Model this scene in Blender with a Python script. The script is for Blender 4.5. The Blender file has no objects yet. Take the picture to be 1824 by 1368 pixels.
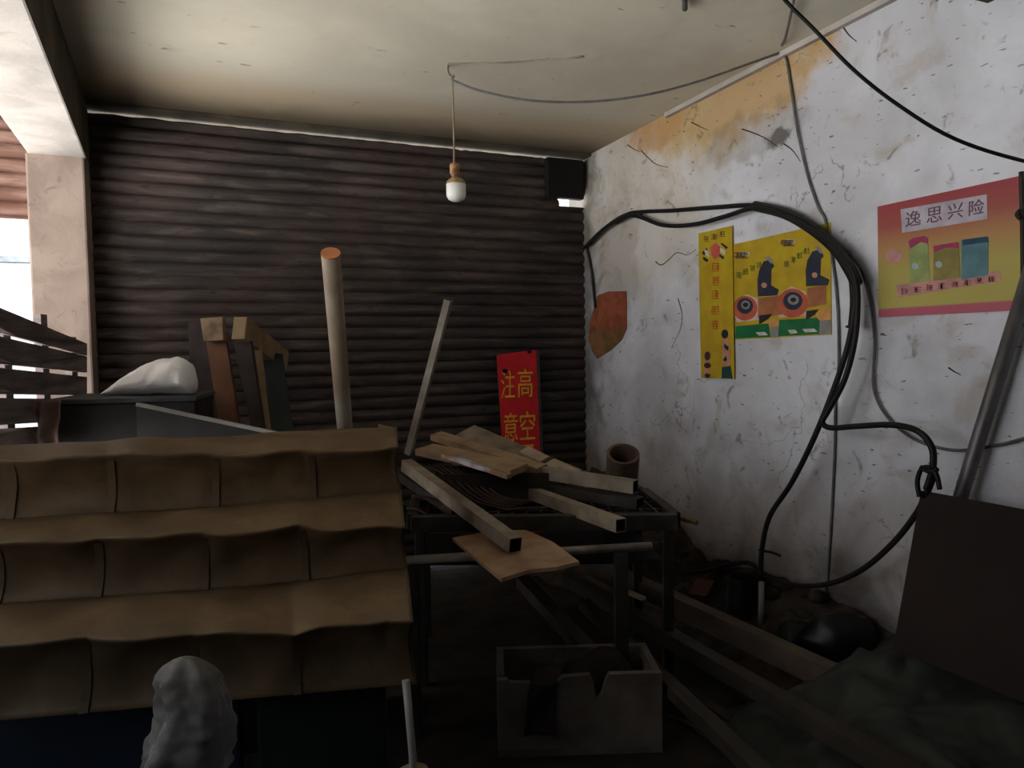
import bpy, bmesh, math, random
from mathutils import Vector, Matrix, noise
random.seed(7)
C = bpy.context.scene.collection
# ------------------------------------------------------------------ camera
F = 1280.0; W0, H0 = 1824.0, 1368.0
Yc = Vector((372-912, 684-630, F)).normalized()            # room depth direction in (right, up, forward)
n_ = Vector((-.01426, 1, -.0482))
Zc = (n_ - Yc*n_.dot(Yc)).normalized()
Xc = -Yc.cross(Zc)                                         # (right, up, forward) is left handed
if Xc.x < 0: Xc = -Xc
EYE = Vector((0, 0, 1.55))
R_ = Vector((Xc.x, Yc.x, Zc.x)); U_ = Vector((Xc.y, Yc.y, Zc.y)); D_ = Vector((Xc.z, Yc.z, Zc.z))
cam_d = bpy.data.cameras.new('camera'); cam = bpy.data.objects.new('camera', cam_d); C.objects.link(cam)
cam_d.sensor_width = 36; cam_d.lens = 36*F/W0; cam_d.clip_start = .02
M = Matrix((( R_.x, U_.x, -D_.x, EYE.x), (R_.y, U_.y, -D_.y, EYE.y), (R_.z, U_.z, -D_.z, EYE.z), (0, 0, 0, 1)))
cam.matrix_world = M
bpy.context.scene.camera = cam
def ray(px, py): return R_*(px-912)/F + U_*(684-py)/F + D_
def P(px, py, d): return EYE + ray(px, py)*d
def onX(px, py, x): r = ray(px, py); return EYE + r*(x/r.x)
def onY(px, py, y): r = ray(px, py); return EYE + r*(y/r.y)
def onZ(px, py, z): r = ray(px, py); return EYE + r*((z-EYE.z)/r.z)
# ------------------------------------------------------------------ light
sc = bpy.context.scene
sc.view_settings.view_transform = 'Standard'; sc.view_settings.look = 'None'
sc.view_settings.gamma = 1; sc.view_settings.use_curve_mapping = False
sc.view_settings.exposure = 0.34
world = bpy.data.worlds.new('sky'); sc.world = world; world.use_nodes = True
wn = world.node_tree.nodes; wl = world.node_tree.links
bg = wn['Background']; tc = wn.new('ShaderNodeTexCoord'); sx = wn.new('ShaderNodeSeparateXYZ'); cr = wn.new('ShaderNodeValToRGB')
wl.new(tc.outputs['Generated'], sx.inputs[0]); wl.new(sx.outputs['Z'], cr.inputs[0]); wl.new(cr.outputs[0], bg.inputs[0])
cr.color_ramp.elements[0].position = 0.0; cr.color_ramp.elements[0].color = (1, .94, .9, 1)
cr.color_ramp.elements[1].position = .6; cr.color_ramp.elements[1].color = (.62, .8, 1, 1)
bg.inputs[1].default_value = 2.6
sun_d = bpy.data.lights.new('sun', 'SUN'); sun = bpy.data.objects.new('sun', sun_d); C.objects.link(sun)
sun_d.energy = 42; sun_d.angle = .02; sun_d.color = (1, .97, .94)
sun.rotation_euler = Vector((.25, -.45, -1)).to_track_quat('-Z', 'Y').to_euler(); sun.location = (-6, 6, 12)
# ------------------------------------------------------------------ materials
def lin(c):
    return tuple(((v/255)/12.92 if v/255 <= .04045 else ((v/255+.055)/1.055)**2.4) for v in c)
MATS = {}
def mat(name, c1, c2=None, rough=.8, scale=6, metal=0, bump=.0, bscale=None, detail=6, lo=.35, hi=.65, stretch=None, spec=.3, trans=0, alpha=1):
    if name in MATS: return MATS[name]
    m = bpy.data.materials.new(name); m.use_nodes = True; N = m.node_tree.nodes; L = m.node_tree.links
    b = N['Principled BSDF']; b.inputs['Roughness'].default_value = rough; b.inputs['Metallic'].default_value = metal
    b.inputs['Specular IOR Level'].default_value = spec
    b.inputs['Transmission Weight'].default_value = trans; b.inputs['Alpha'].default_value = alpha
    a = lin(c1); c = lin(c2 or tuple(max(0, v*.72) for v in c1))
    t = N.new('ShaderNodeTexCoord'); mp = N.new('ShaderNodeMapping'); L.new(t.outputs['Object'], mp.inputs[0])
    if stretch: mp.inputs['Scale'].default_value = stretch
    no = N.new('ShaderNodeTexNoise'); no.inputs['Scale'].default_value = scale; no.inputs['Detail'].default_value = detail
    L.new(mp.outputs[0], no.inputs['Vector'])
    r = N.new('ShaderNodeValToRGB'); r.color_ramp.elements[0].position = lo; r.color_ramp.elements[1].position = hi
    r.color_ramp.elements[0].color = (*c, 1); r.color_ramp.elements[1].color = (*a, 1)
    L.new(no.outputs[0], r.inputs[0]); L.new(r.outputs[0], b.inputs['Base Color'])
    if bump:
        n2 = N.new('ShaderNodeTexNoise'); n2.inputs['Scale'].default_value = bscale or scale*4; n2.inputs['Detail'].default_value = 5
        L.new(mp.outputs[0], n2.inputs['Vector'])
        bm = N.new('ShaderNodeBump'); bm.inputs['Strength'].default_value = bump; bm.inputs['Distance'].default_value = .01
        L.new(n2.outputs[0], bm.inputs['Height']); L.new(bm.outputs[0], b.inputs['Normal'])
    MATS[name] = m; return m
class G:
    """small node-graph helper for the stained plaster surfaces"""
    def __init__(s, name, rough=.9):
        s.m = bpy.data.materials.new(name); s.m.use_nodes = True; s.N = s.m.node_tree.nodes; s.L = s.m.node_tree.links
        s.b = s.N['Principled BSDF']; s.b.inputs['Roughness'].default_value = rough; s.b.inputs['Specular IOR Level'].default_value = .2
        t = s.N.new('ShaderNodeTexCoord'); s.pos = t.outputs['Object']
        sp = s.N.new('ShaderNodeSeparateXYZ'); s.L.new(s.pos, sp.inputs[0]); s.x, s.y, s.z = sp.outputs
    def val(s, inp, v):
        if isinstance(v, (int, float)): inp.default_value = v
        else: s.L.new(v, inp)
    def math(s, op, a, b=0, clamp=False):
        n = s.N.new('ShaderNodeMath'); n.operation = op; n.use_clamp = clamp; s.val(n.inputs[0], a); s.val(n.inputs[1], b); return n.outputs[0]
    def noise(s, scale, detail=6, dist=0, rough=.55, vec=None, stretch=None, rot=None):
        n = s.N.new('ShaderNodeTexNoise'); n.inputs['Scale'].default_value = scale; n.inputs['Detail'].default_value = detail
        n.inputs['Distortion'].default_value = dist; n.inputs['Roughness'].default_value = rough
        v = vec or s.pos
        if stretch or rot:
            mp = s.N.new('ShaderNodeMapping'); s.L.new(v, mp.inputs[0])
            if rot: mp.inputs['Rotation'].default_value = rot
            if stretch: mp.inputs['Scale'].default_value = stretch
            v = mp.outputs[0]
        s.L.new(v, n.inputs['Vector']); return n.outputs[0]
    def ramp(s, v, lo, hi):
        n = s.N.new('ShaderNodeMapRange'); n.clamp = True; s.val(n.inputs[0], v); n.inputs[1].default_value = lo; n.inputs[2].default_value = hi
        n.interpolation_type = 'SMOOTHSTEP'; return n.outputs[0]
    def mix(s, f, a, b):
        n = s.N.new('ShaderNodeMix'); n.data_type = 'RGBA'; s.val(n.inputs['Factor'], f)
        for i, v in ((6, a), (7, b)):
            if isinstance(v, tuple): n.inputs[i].default_value = (*lin(v), 1)
            else: s.L.new(v, n.inputs[i])
        return n.outputs[2]
    def blob(s, py, pz, ry, rz, nscale=3, amp=.8, seedoff=0):
        a = s.math('DIVIDE', s.math('SUBTRACT', s.y, py), ry); b = s.math('DIVIDE', s.math('SUBTRACT', s.z, pz), rz)
        d = s.math('SQRT', s.math('ADD', s.math('MULTIPLY', a, a), s.math('MULTIPLY', b, b)))
        d = s.math('ADD', d, s.math('MULTIPLY', s.math('SUBTRACT', s.noise(nscale), .5), amp*2))
        return s.ramp(d, 1.15, .65)
    def done(s, col, bump=None, strength=.3, dist=.01):
        s.L.new(col, s.b.inputs['Base Color'])
        if bump is not None:
            bm = s.N.new('ShaderNodeBump'); bm.inputs['Strength'].default_value = strength; bm.inputs['Distance'].default_value = dist
            s.L.new(bump, bm.inputs['Height']); s.L.new(bm.outputs[0], s.b.inputs['Normal'])
        return s.m
# ------------------------------------------------------------------ mesh helpers
def mesh_obj(name, V, Fc, m, parent=None, smooth=False, base=True, bevel=0, weld=False):
    me = bpy.data.meshes.new(name); V = [Vector(v) for v in V]
    if base and V:
        lo = Vector((min(v.x for v in V), min(v.y for v in V), min(v.z for v in V))); hi = Vector((max(v.x for v in V), max(v.y for v in V), max(v.z for v in V)))
        o0 = Vector(((lo.x+hi.x)/2, (lo.y+hi.y)/2, lo.z))
    else: o0 = Vector()
    me.from_pydata([v-o0 for v in V], [], Fc); me.update()
    b = bmesh.new(); b.from_mesh(me)
    if weld: bmesh.ops.remove_doubles(b, verts=b.verts, dist=1e-5)
    bmesh.ops.recalc_face_normals(b, faces=b.faces); b.to_mesh(me); b.free()
    if smooth:
        for p in me.polygons: p.use_smooth = True
    o = bpy.data.objects.new(name, me); C.objects.link(o)
    me.materials.append(m)
    o.location = o0
    if parent:
        o.parent = parent; w = Vector(); p = parent
        while p: w += p.location; p = p.parent
        o.location = o0 - w
    if bevel:
        bv = o.modifiers.new('edge', 'BEVEL'); bv.width = bevel; bv.segments = 2; bv.limit_method = 'ANGLE'
    return o
def thing(name, loc, label, cat, group=None):
    o = bpy.data.objects.new(name, None); C.objects.link(o); o.location = loc; o.empty_display_size = .1
    return tag(o, label, cat, group)
def tag(o, label, cat=None, group=None, kind=None):
    if label: o['label'] = label
    if cat: o['category'] = cat
    if group: o['group'] = group
    if kind: o['kind'] = kind
    return o
def struct(o, label=None):
    o['kind'] = 'structure'
    if label: o['label'] = label
    return o
def boxVF(lo, hi):
    V = [(x, y, z) for x in (lo[0], hi[0]) for y in (lo[1], hi[1]) for z in (lo[2], hi[2])]
    return V, [(0, 1, 3, 2), (4, 6, 7, 5), (0, 4, 5, 1), (2, 3, 7, 6), (0, 2, 6, 4), (1, 5, 7, 3)]
def prism8(a, b):          # two quads (lists of 4 points) joined
    return list(a)+list(b), [(0, 1, 2, 3), (7, 6, 5, 4)]+[(i, (i+1) % 4, (i+1) % 4+4, i+4) for i in range(4)]
def plate(poly, off):      # polygon extruded by vector off
    n = len(poly); V = [Vector(p) for p in poly]+[Vector(p)+off for p in poly]
    return V, [tuple(range(n)), tuple(range(2*n-1, n-1, -1))]+[(i, (i+1) % n, (i+1) % n+n, i+n) for i in range(n)]
def merge(*vfs):
    V = []; Fc = []
    for v, f in vfs:
        k = len(V); V += [Vector(q) for q in v]; Fc += [tuple(i+k for i in t) for t in f]
    return V, Fc
def frame_dirs(p0, p1, up=Vector((0, 0, 1)), roll=0):
    d = (p1-p0).normalized()
    if abs(d.z) > .98: up = Vector((R_.x, R_.y, 0))
    s = d.cross(up).normalized(); u = s.cross(d).normalized()
    if roll:
        q = Matrix.Rotation(roll, 3, d); s = q @ s; u = q @ u
    return d, s, u
def bar(p0, p1, w, h, roll=0, hollow=0, nseg=1, jit=0):
    d, s, u = frame_dirs(p0, p1, roll=roll)
    def ring(c, w, h): return [c+s*w/2*a+u*h/2*b for a, b in ((-1, -1), (1, -1), (1, 1), (-1, 1))]
    if not hollow:
        V = []; Fc = []
        for i in range(nseg+1):
            t = i/nseg; c = p0.lerp(p1, t)
            rr = ring(c, w, h)
            if jit: rr = [q+noise.noise_vector(q*9)*jit for q in rr]
            V += rr
        for i in range(nseg):
            for k in range(4): Fc.append((i*4+k, i*4+(k+1) % 4, i*4+4+(k+1) % 4, i*4+4+k))
        Fc += [(0, 1, 2, 3), tuple(nseg*4+k for k in (3, 2, 1, 0))]
        return V, Fc
    V = ring(p0, w, h)+ring(p1, w, h)+ring(p0, w-2*hollow, h-2*hollow)+ring(p1, w-2*hollow, h-2*hollow)
    Fc = []
    for k in range(4):
        j = (k+1) % 4
        Fc += [(k, j, j+4, k+4), (8+k, 12+k, 12+j, 8+j), (k, 8+k, 8+j, j), (4+k, 4+j, 12+j, 12+k)]
    return V, Fc
def tube(pts, r, n=10, sub=6, caps=True, r2=None):
    pts = [Vector(p) for p in pts]
    if sub > 1 and len(pts) > 2:
        out = []
        for i in range(len(pts)-1):
            p0 = pts[max(i-1, 0)]; p1 = pts[i]; p2 = pts[i+1]; p3 = pts[min(i+2, len(pts)-1)]
            for k in range(sub):
                t = k/sub
                out.append(.5*((2*p1)+(-p0+p2)*t+(2*p0-5*p1+4*p2-p3)*t*t+(-p0+3*p1-3*p2+p3)*t**3))
        out.append(pts[-1]); pts = out
    V = []; Fc = []; d = (pts[1]-pts[0]).normalized(); s = d.orthogonal().normalized()
    m_ = len(pts)
    for i, p in enumerate(pts):
        d = (pts[min(i+1, m_-1)]-pts[max(i-1, 0)]).normalized(); s = (s-d*s.dot(d)).normalized(); u = d.cross(s)
        rr = r if r2 is None else r+(r2-r)*i/(m_-1)
        for k in range(n):
            a = 2*math.pi*k/n; V.append(p+s*math.cos(a)*rr+u*math.sin(a)*rr)
    for i in range(m_-1):
        for k in range(n): Fc.append((i*n+k, i*n+(k+1) % n, (i+1)*n+(k+1) % n, (i+1)*n+k))
    if caps: Fc += [tuple(range(n-1, -1, -1)), tuple((m_-1)*n+k for k in range(n))]
    return V, Fc
def pipe(p0, p1, ro, ri, n=28):   # open hollow round pipe
    d, s, u = frame_dirs(p0, p1) if abs((p1-p0).normalized().z) < .99 else ((p1-p0).normalized(), Vector((1, 0, 0)), Vector((0, 1, 0)))
    V = []
    for c in (p0, p1):
        for r in (ro, ri):
            for k in range(n):
                a = 2*math.pi*k/n; V.append(c+s*math.cos(a)*r+u*math.sin(a)*r)
    Fc = []
    for k in range(n):
        j = (k+1) % n
        Fc += [(k, j, 2*n+j, 2*n+k), (n+k, 3*n+k, 3*n+j, n+j), (k, n+k, n+j, j), (2*n+k, 2*n+j, 3*n+j, 3*n+k)]
    return V, Fc
def surf(fn, nu, nv, thick=None):
    V = [fn(i/nu, j/nv) for j in range(nv+1) for i in range(nu+1)]
    Fc = [(j*(nu+1)+i, j*(nu+1)+i+1, (j+1)*(nu+1)+i+1, (j+1)*(nu+1)+i) for j in range(nv) for i in range(nu)]
    return V, Fc
def solid(o, t, off=-1):
    s = o.modifiers.new('thickness', 'SOLIDIFY'); s.thickness = t; s.offset = off
def fb(p, sc_=1.0): return noise.fractal(Vector(p)*sc_, 1, 2, 4)
# ------------------------------------------------------------------ the room
YB = 5.0
XR = onY(1040, 400, YB).x
ZB = onY(1037, 286, YB).z                    # underside of the lintel over the shutter
ZC = onX(1085, 257, XR).z                    # ceiling
XP0 = onY(52, 450, YB-.2).x; XP1 = onY(157, 450, YB-.2).x
print('room', XR, ZB, ZC, XP0, XP1)
def onWall(px, py, off=.0): return onX(px, py, XR-off)

def stained_wall():
    g = G('wall_plaster')
    big = g.noise(1.3, 5, .4); mid = g.noise(4.5, 8, .6); fine = g.noise(22, 8)
    col = g.mix(g.ramp(big, .38, .66), (188, 190, 197), (220, 223, 232))
    col = g.mix(g.math('MULTIPLY', g.ramp(mid, .52, .72), .55), col, (168, 158, 146))
    # ochre damp stain under the ceiling
    p = onWall(1290, 185); q = onWall(1165, 285)
    col = g.mix(g.math('MULTIPLY', g.blob(p.y, p.z+.05, .8, .3, 4, .7), .85), col, (176, 140, 78))
    col = g.mix(g.math('MULTIPLY', g.blob(q.y, q.z+.2, .35, .16, 5, .8), .75), col, (172, 112, 62))
    p = onWall(1150, 330); col = g.mix(g.math('MULTIPLY', g.blob(p.y+.2, p.z, 1.0, .75, 2.5, .7), .38), col, (186, 168, 124))
    # darker towards the corner by the shutter
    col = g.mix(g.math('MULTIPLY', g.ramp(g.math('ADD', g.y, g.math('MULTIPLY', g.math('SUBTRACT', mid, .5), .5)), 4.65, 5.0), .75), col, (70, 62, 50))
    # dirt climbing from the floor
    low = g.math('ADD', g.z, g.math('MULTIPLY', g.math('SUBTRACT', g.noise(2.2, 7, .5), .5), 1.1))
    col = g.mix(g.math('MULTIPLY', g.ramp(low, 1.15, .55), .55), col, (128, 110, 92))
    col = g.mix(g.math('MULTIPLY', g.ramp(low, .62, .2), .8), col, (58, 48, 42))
    # scuffs: short slanting chips
    ch = g.noise(52, 2, 0, .5, stretch=(1, .32, 1.0), rot=(.75, 0, 0))
    msk = g.ramp(g.noise(2.4, 3), .38, .58)
    chips = g.math('MULTIPLY', g.ramp(ch, .675, .72), msk)
    col = g.mix(g.math('MULTIPLY', chips, .8), col, (70, 62, 54))
    p = onWall(1386, 246); col = g.mix(g.math('MULTIPLY', g.blob(p.y, p.z, .10, .05, 14, .9), .8), col, (66, 58, 48))
    p = onWall(1340, 240); col = g.mix(g.math('MULTIPLY', g.blob(p.y, p.z, .45, .14, 7, 1.0), .35), col, (110, 100, 84))
    p = onWall(1100, 470); col = g.mix(g.math('MULTIPLY', g.blob(p.y, p.z, .3, .5, 6, 1.0), .3), col, (120, 104, 84))
    bl = g.math('MULTIPLY', g.ramp(g.noise(9, 4, 1.2), .62, .74), .65); col = g.mix(bl, col, (112, 104, 92))
    cr_ = g.N.new('ShaderNodeTexVoronoi'); cr_.feature = 'DISTANCE_TO_EDGE'; cr_.inputs['Scale'].default_value = 1.6
    wp = g.N.new('ShaderNodeVectorMath'); wp.operation = 'ADD'; nn = g.N.new('ShaderNodeTexNoise'); nn.inputs['Scale'].default_value = 3; nn.inputs['Detail'].default_value = 6
    sc2 = g.N.new('ShaderNodeVectorMath'); sc2.operation = 'SCALE'; sc2.inputs['Scale'].default_value = .6
    g.L.new(g.pos, nn.inputs['Vector']); g.L.new(nn.outputs['Color'], sc2.inputs[0]); g.L.new(g.pos, wp.inputs[0]); g.L.new(sc2.outputs[0], wp.inputs[1]); g.L.new(wp.outputs[0], cr_.inputs['Vector'])
    crack = g.math('MULTIPLY', g.ramp(cr_.outputs['Distance'], .008, .002), g.ramp(g.noise(1.7, 2), .56, .64))
    col = g.mix(g.math('MULTIPLY', crack, .5), col, (74, 66, 56))
    return g.done(col, g.math('ADD', fine, g.math('MULTIPLY', mid, 1.5)), .35)
def ceiling_mat():
    g = G('ceiling_plaster')
    big = g.noise(.9, 5, .3); mid = g.noise(5, 6, .5)
    col = g.mix(g.ramp(big, .35, .68), (204, 198, 182), (228, 222, 204))
    col = g.mix(g.math('MULTIPLY', g.ramp(mid, .6, .8), .25), col, (160, 148, 128))
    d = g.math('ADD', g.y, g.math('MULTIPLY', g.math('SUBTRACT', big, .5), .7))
    col = g.mix(g.math('MULTIPLY', g.ramp(d, 3.9, 4.5), .55), col, (150, 118, 72))       # browner strip near the shutter
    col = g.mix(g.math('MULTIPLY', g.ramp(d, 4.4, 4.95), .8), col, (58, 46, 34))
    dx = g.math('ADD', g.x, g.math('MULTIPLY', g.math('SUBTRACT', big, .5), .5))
    col = g.mix(g.math('MULTIPLY', g.ramp(dx, -.25, -.95), .7), col, (84, 70, 54))  # darker towards the left beam, its shade put into the colour
    sp = g.math('MULTIPLY', g.ramp(g.noise(16, 2, 0, .5, stretch=(.5, 1.2, 1)), .72, .76), .6)
    col = g.mix(sp, col, (110, 96, 76))
    return g.done(col, mid, .15)
def plain_plaster(name, a, b, dirt):
    g = G(name); n1 = g.noise(3.5, 6, .5); n2 = g.noise(11, 5, .8)
    col = g.mix(g.ramp(n1, .35, .65), a, b); col = g.mix(g.math('MULTIPLY', g.ramp(n2, .6, .72), .5), col, dirt)
    return g.done(col, n2, .3)
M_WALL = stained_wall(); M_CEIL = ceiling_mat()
M_BEAM = plain_plaster('beam_plaster', (164, 158, 154), (186, 179, 174), (150, 138, 124))
M_PIL = plain_plaster('pillar_plaster', (134, 119, 110), (158, 142, 132), (92, 79, 72))
M_OLIVE = mat('olive_plaster', (84, 76, 62), (56, 50, 42), .95, 4)  # darker plaster for the lintel, cross beam and the beam's room side
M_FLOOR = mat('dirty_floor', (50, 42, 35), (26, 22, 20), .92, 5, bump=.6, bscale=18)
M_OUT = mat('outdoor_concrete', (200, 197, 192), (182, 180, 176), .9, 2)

# floor, outside ground
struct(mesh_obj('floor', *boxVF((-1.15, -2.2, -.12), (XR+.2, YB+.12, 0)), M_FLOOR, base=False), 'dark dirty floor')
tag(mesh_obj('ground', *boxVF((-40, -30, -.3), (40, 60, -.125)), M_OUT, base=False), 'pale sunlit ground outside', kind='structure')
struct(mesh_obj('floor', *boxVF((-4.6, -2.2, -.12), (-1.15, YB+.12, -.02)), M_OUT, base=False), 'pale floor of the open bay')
# ceiling
struct(mesh_obj('ceiling', *boxVF((-3.2, 1.2, ZC), (XR+.2, YB+.3, ZC+.15)), M_CEIL, base=False), 'cream plaster ceiling browner near the shutter')
M_DIM = mat('unseen_dark_plaster', (60, 56, 52), (44, 41, 38), .95, 3)  # dark so the unseen front of the room throws back little light
struct(mesh_obj('unseen_slab_front', *boxVF((-3.2, -2.2, ZC), (XR+.2, 1.2, ZC+.15)), M_DIM, base=False), 'unseen front ceiling made dark to cut bounced light')
# right wall
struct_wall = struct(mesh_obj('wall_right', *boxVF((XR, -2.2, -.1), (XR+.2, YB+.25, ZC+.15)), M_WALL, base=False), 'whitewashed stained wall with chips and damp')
# unseen wall behind the viewer, made dark to cut light bounced forward
struct(mesh_obj('unseen_wall_front', *boxVF((-1.75, -2.35, -.1), (XR+.2, -2.2, ZC)), M_DIM, base=False))
# lintel over the shutter
struct(mesh_obj('trim_1', *boxVF((XP1-.25, YB-.14, ZB), (XR, YB+.25, ZC+.02)), M_OLIVE, base=False, bevel=.012), 'dark lintel above the shutter')
struct(mesh_obj('trim_2', *boxVF((XR-.03, onWall(1190, 205).y-2.6, ZC-.028), (XR, onWall(1190, 205).y, ZC)), M_BEAM, base=False), 'pale strip where wall and ceiling meet')
# exposed brick patch (part of the wall)
pts = [(1066, 528), (1084, 521), (1116, 519), (1119, 545), (1119, 585), (1110, 607), (1090, 622), (1066, 640), (1056, 625), (1049, 606), (1050, 575), (1058, 548)]
g = G('red_brick'); n1 = g.noise(9, 5); n2 = g.noise(30, 4)
mb = g.done(g.mix(g.ramp(g.z, onWall(1080, 600).z, onWall(1080, 575).z), g.mix(g.ramp(n1, .4, .6), (104, 82, 56), (136, 96, 62)), g.mix(g.ramp(n1, .4, .6), (134, 74, 52), (158, 90, 64))), n2, .6)
wp_ = onWall(1085, 580)
bp = mesh_obj('brick_patch', *plate([onWall(x+random.uniform(-2, 2), y+random.uniform(-2, 2)) for x, y in pts], Vector((-.006, 0, 0))), mb, struct_wall, base=False)
bp['label'] = 'bare orange brick where the plaster has fallen'
M_CRK = mat('crack_dark', (66, 58, 50), (44, 38, 34))
for cp in ([(1208, 532), (1215, 560), (1212, 586), (1196, 620)], [(1142, 268), (1160, 286), (1172, 294), (1190, 298)], [(1322, 230), (1345, 238), (1366, 248), (1386, 262)],
           [(1396, 256), (1412, 268), (1426, 288)], [(1168, 466), (1178, 472), (1192, 462), (1206, 450), (1224, 454), (1240, 444)], [(1500, 45), (1512, 62), (1526, 74)], [(1690, 655), (1700, 662), (1712, 668)], [(1118, 258), (1130, 266), (1140, 270)], [(1232, 218), (1248, 226), (1262, 232)]):
    o = mesh_obj('crack', *tube([onWall(x, y, .0) for x, y in cp], .004, 6, r2=.0015), M_CRK, struct_wall, base=False)
# transverse beam near the viewer
zt = onX(1750, 10, XR).z; yt = onX(1750, 10, XR).y
struct(mesh_obj('trim_3', *boxVF((XP1, yt-.35, zt), (XR, yt-.02, ZC)), M_OLIVE, base=False), 'dark beam across the ceiling')

# pillar and beam at the left
zb_ = onY(100, 277, YB-.2).z
a0 = onZ(152, 275, zb_); b0 = onZ(50, 275, zb_); a1 = onZ(45, 0, zb_); b1 = onZ(0, 207, zb_)
def ext(p, q, y): t = (y-p.y)/(q.y-p.y); return p+(q-p)*t
y0, y1 = -2.2, YB+.2
A0, A1 = ext(a0, a1, y1), ext(a0, a1, y0); 
B0, B1 = ext(b0, b1, y1), ext(b0, b1, y0)
c0 = onZ(155, 190, ZC); c1 = onZ(92, 0, ZC)
C0, C1 = ext(c0, c1, y1), ext(c0, c1, y0)
print('beam', zb_, A0, A1, B0, B1, C0, C1)
up = Vector((0, 0, ZC+.03-zb_))
bo = mesh_obj('trim_4', *prism8([A0, B0, B0+up, Vector((C0.x, C0.y, ZC+.03))], [A1, B1, B1+up, Vector((C1.x, C1.y, ZC+.03))]), M_BEAM, base=False, bevel=.01)
struct(bo, 'white painted concrete beam running along the ceiling')
bo.data.materials.append(M_OLIVE)
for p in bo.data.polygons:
    if p.normal.x > .5: p.material_index = 1  # room-side face coloured darker: its shade is put into the material
struct(mesh_obj('trim_5', *boxVF((XP0, YB-.2, -.1), (XP1, YB+.1, zb_+.01)), M_PIL, base=False, bevel=.012), 'buff plastered pillar')

# back rolling shutter (ragged top edge, hole at top right, gap at floor)
g = G('rusty_shutter', .75)
n1 = g.noise(1.6, 5, .5); n2 = g.noise(7, 6, .6, stretch=(.35, 1, 2.4)); n3 = g.noise(30, 4, stretch=(.4, 1, 1))
col = g.mix(g.ramp(n1, .36, .64), (56, 52, 51), (74, 63, 60)); col = g.mix(g.math('MULTIPLY', g.ramp(n2, .45, .7), .6), col, (104, 93, 87))
col = g.mix(g.math('MULTIPLY', g.ramp(n3, .58, .72), .6), col, (52, 34, 30))
M_SHUT = g.done(col, n3, .25); g.b.inputs['Metallic'].default_value = .15
PITCH = .082
def shutter_profile(z):
    t = (z/PITCH) % 1.0
    return -.026*math.sin(math.pi*min(1, t/.86))**.7 if t < .86 else .004
def make_shutter(name, x0, x1, z0, z1, m, hole=None, ragged=0):
    zs = []; z = z0
    k0 = math.floor(z0/PITCH)
    ts = [0, .05, .14, .26, .43, .60, .72, .81, .86, .90, .96]
    k = k0
    while k*PITCH < z1:
        for t in ts:
            zz = (k+t)*PITCH
            if z0 <= zz < z1-.004: zs.append(zz)
        k += 1
    zs.append(z1)
    nx = 90
    V = []; Fc = []
    for j, z in enumerate(zs):
        for i in range(nx+1):
            x = x0+(x1-x0)*i/nx
            zz = z
            if j == len(zs)-1 and ragged: zz = z1-ragged*(.5+.5*noise.noise(Vector((x*9, 3, 0)))) - .022*max(0, noise.noise(Vector((x*23, 0, 5))))*(1 if x > 1.6 else 0)
            sag = .0025*noise.noise(Vector((x*1.3, k0, z*4)))
            dent = .008*noise.noise(Vector((x*1.1, 7, z*1.0)))
            V.append(Vector((x, YB+.02+shutter_profile(z)+dent, zz+sag)))
    for j in range(len(zs)-1):
        for i in range(nx):
            x = x0+(x1-x0)*(i+.5)/nx; z = (zs[j]+zs[j+1])/2
            if hole and any(h[0] < x < h[1] and h[2] < z < h[3] for h in hole): continue
            Fc.append((j*(nx+1)+i, j*(nx+1)+i+1, (j+1)*(nx+1)+i+1, (j+1)*(nx+1)+i))
    o = mesh_obj(name, V, Fc, m, base=False, smooth=False); solid(o, .004); return o
h0 = onY(992, 366, YB); h1 = onY(1042, 352, YB); h2 = onY(740, 1020, YB)
sh = make_shutter('door_1', XP1-.02, XR+.01, .0, ZB-.004, M_SHUT,
    hole=[(h0.x, h1.x+.1, h0.z, h1.z), (onY(735, 1010, YB).x, onY(752, 1010, YB).x, 0, .05), (onY(765, 1010, YB).x, onY(852, 1010, YB).x, 0, .05)], ragged=.016)
struct(sh, 'closed rusty rolling shutter of horizontal slats')
# second shutter, half raised, in the bay to the left
zr = onY(25, 391, YB).z
g = G('brown_shutter', .7); n2 = g.noise(5, 6, .6, stretch=(.35, 1, 2.4))
M_SH2 = g.done(g.mix(g.ramp(n2, .4, .66), (112, 82, 72), (150, 122, 112)), n2, .2)
s2 = make_shutter('door_2', -4.4, XP0+.01, zr, ZC, M_SH2); struct(s2, 'half raised brown rolling shutter beyond the pillar')
# canopy added outside so the gap above the shutter looks grey, not sky-bright
struct(mesh_obj('trim_6', *boxVF((-4.5, YB+.3, ZC+.02), (XR+.4, YB+1.6, ZC+.14)), M_BEAM, base=False), 'canopy slab added outside to dim the gap above the shutter')
# dark recess box and pale ledge at the top right end of the shutter
q0 = onY(972, 352, YB-.05); q1 = onY(1035, 288, YB-.05)
hb = mesh_obj('door_housing', *boxVF((q0.x, YB-.09, q0.z), (q1.x, YB-.03, q1.z)), mat('black_iron', (24, 22, 21), (14, 13, 13), .8), sh, base=False, bevel=.004)
hb['label'] = 'black housing at the end of the shutter'

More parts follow.
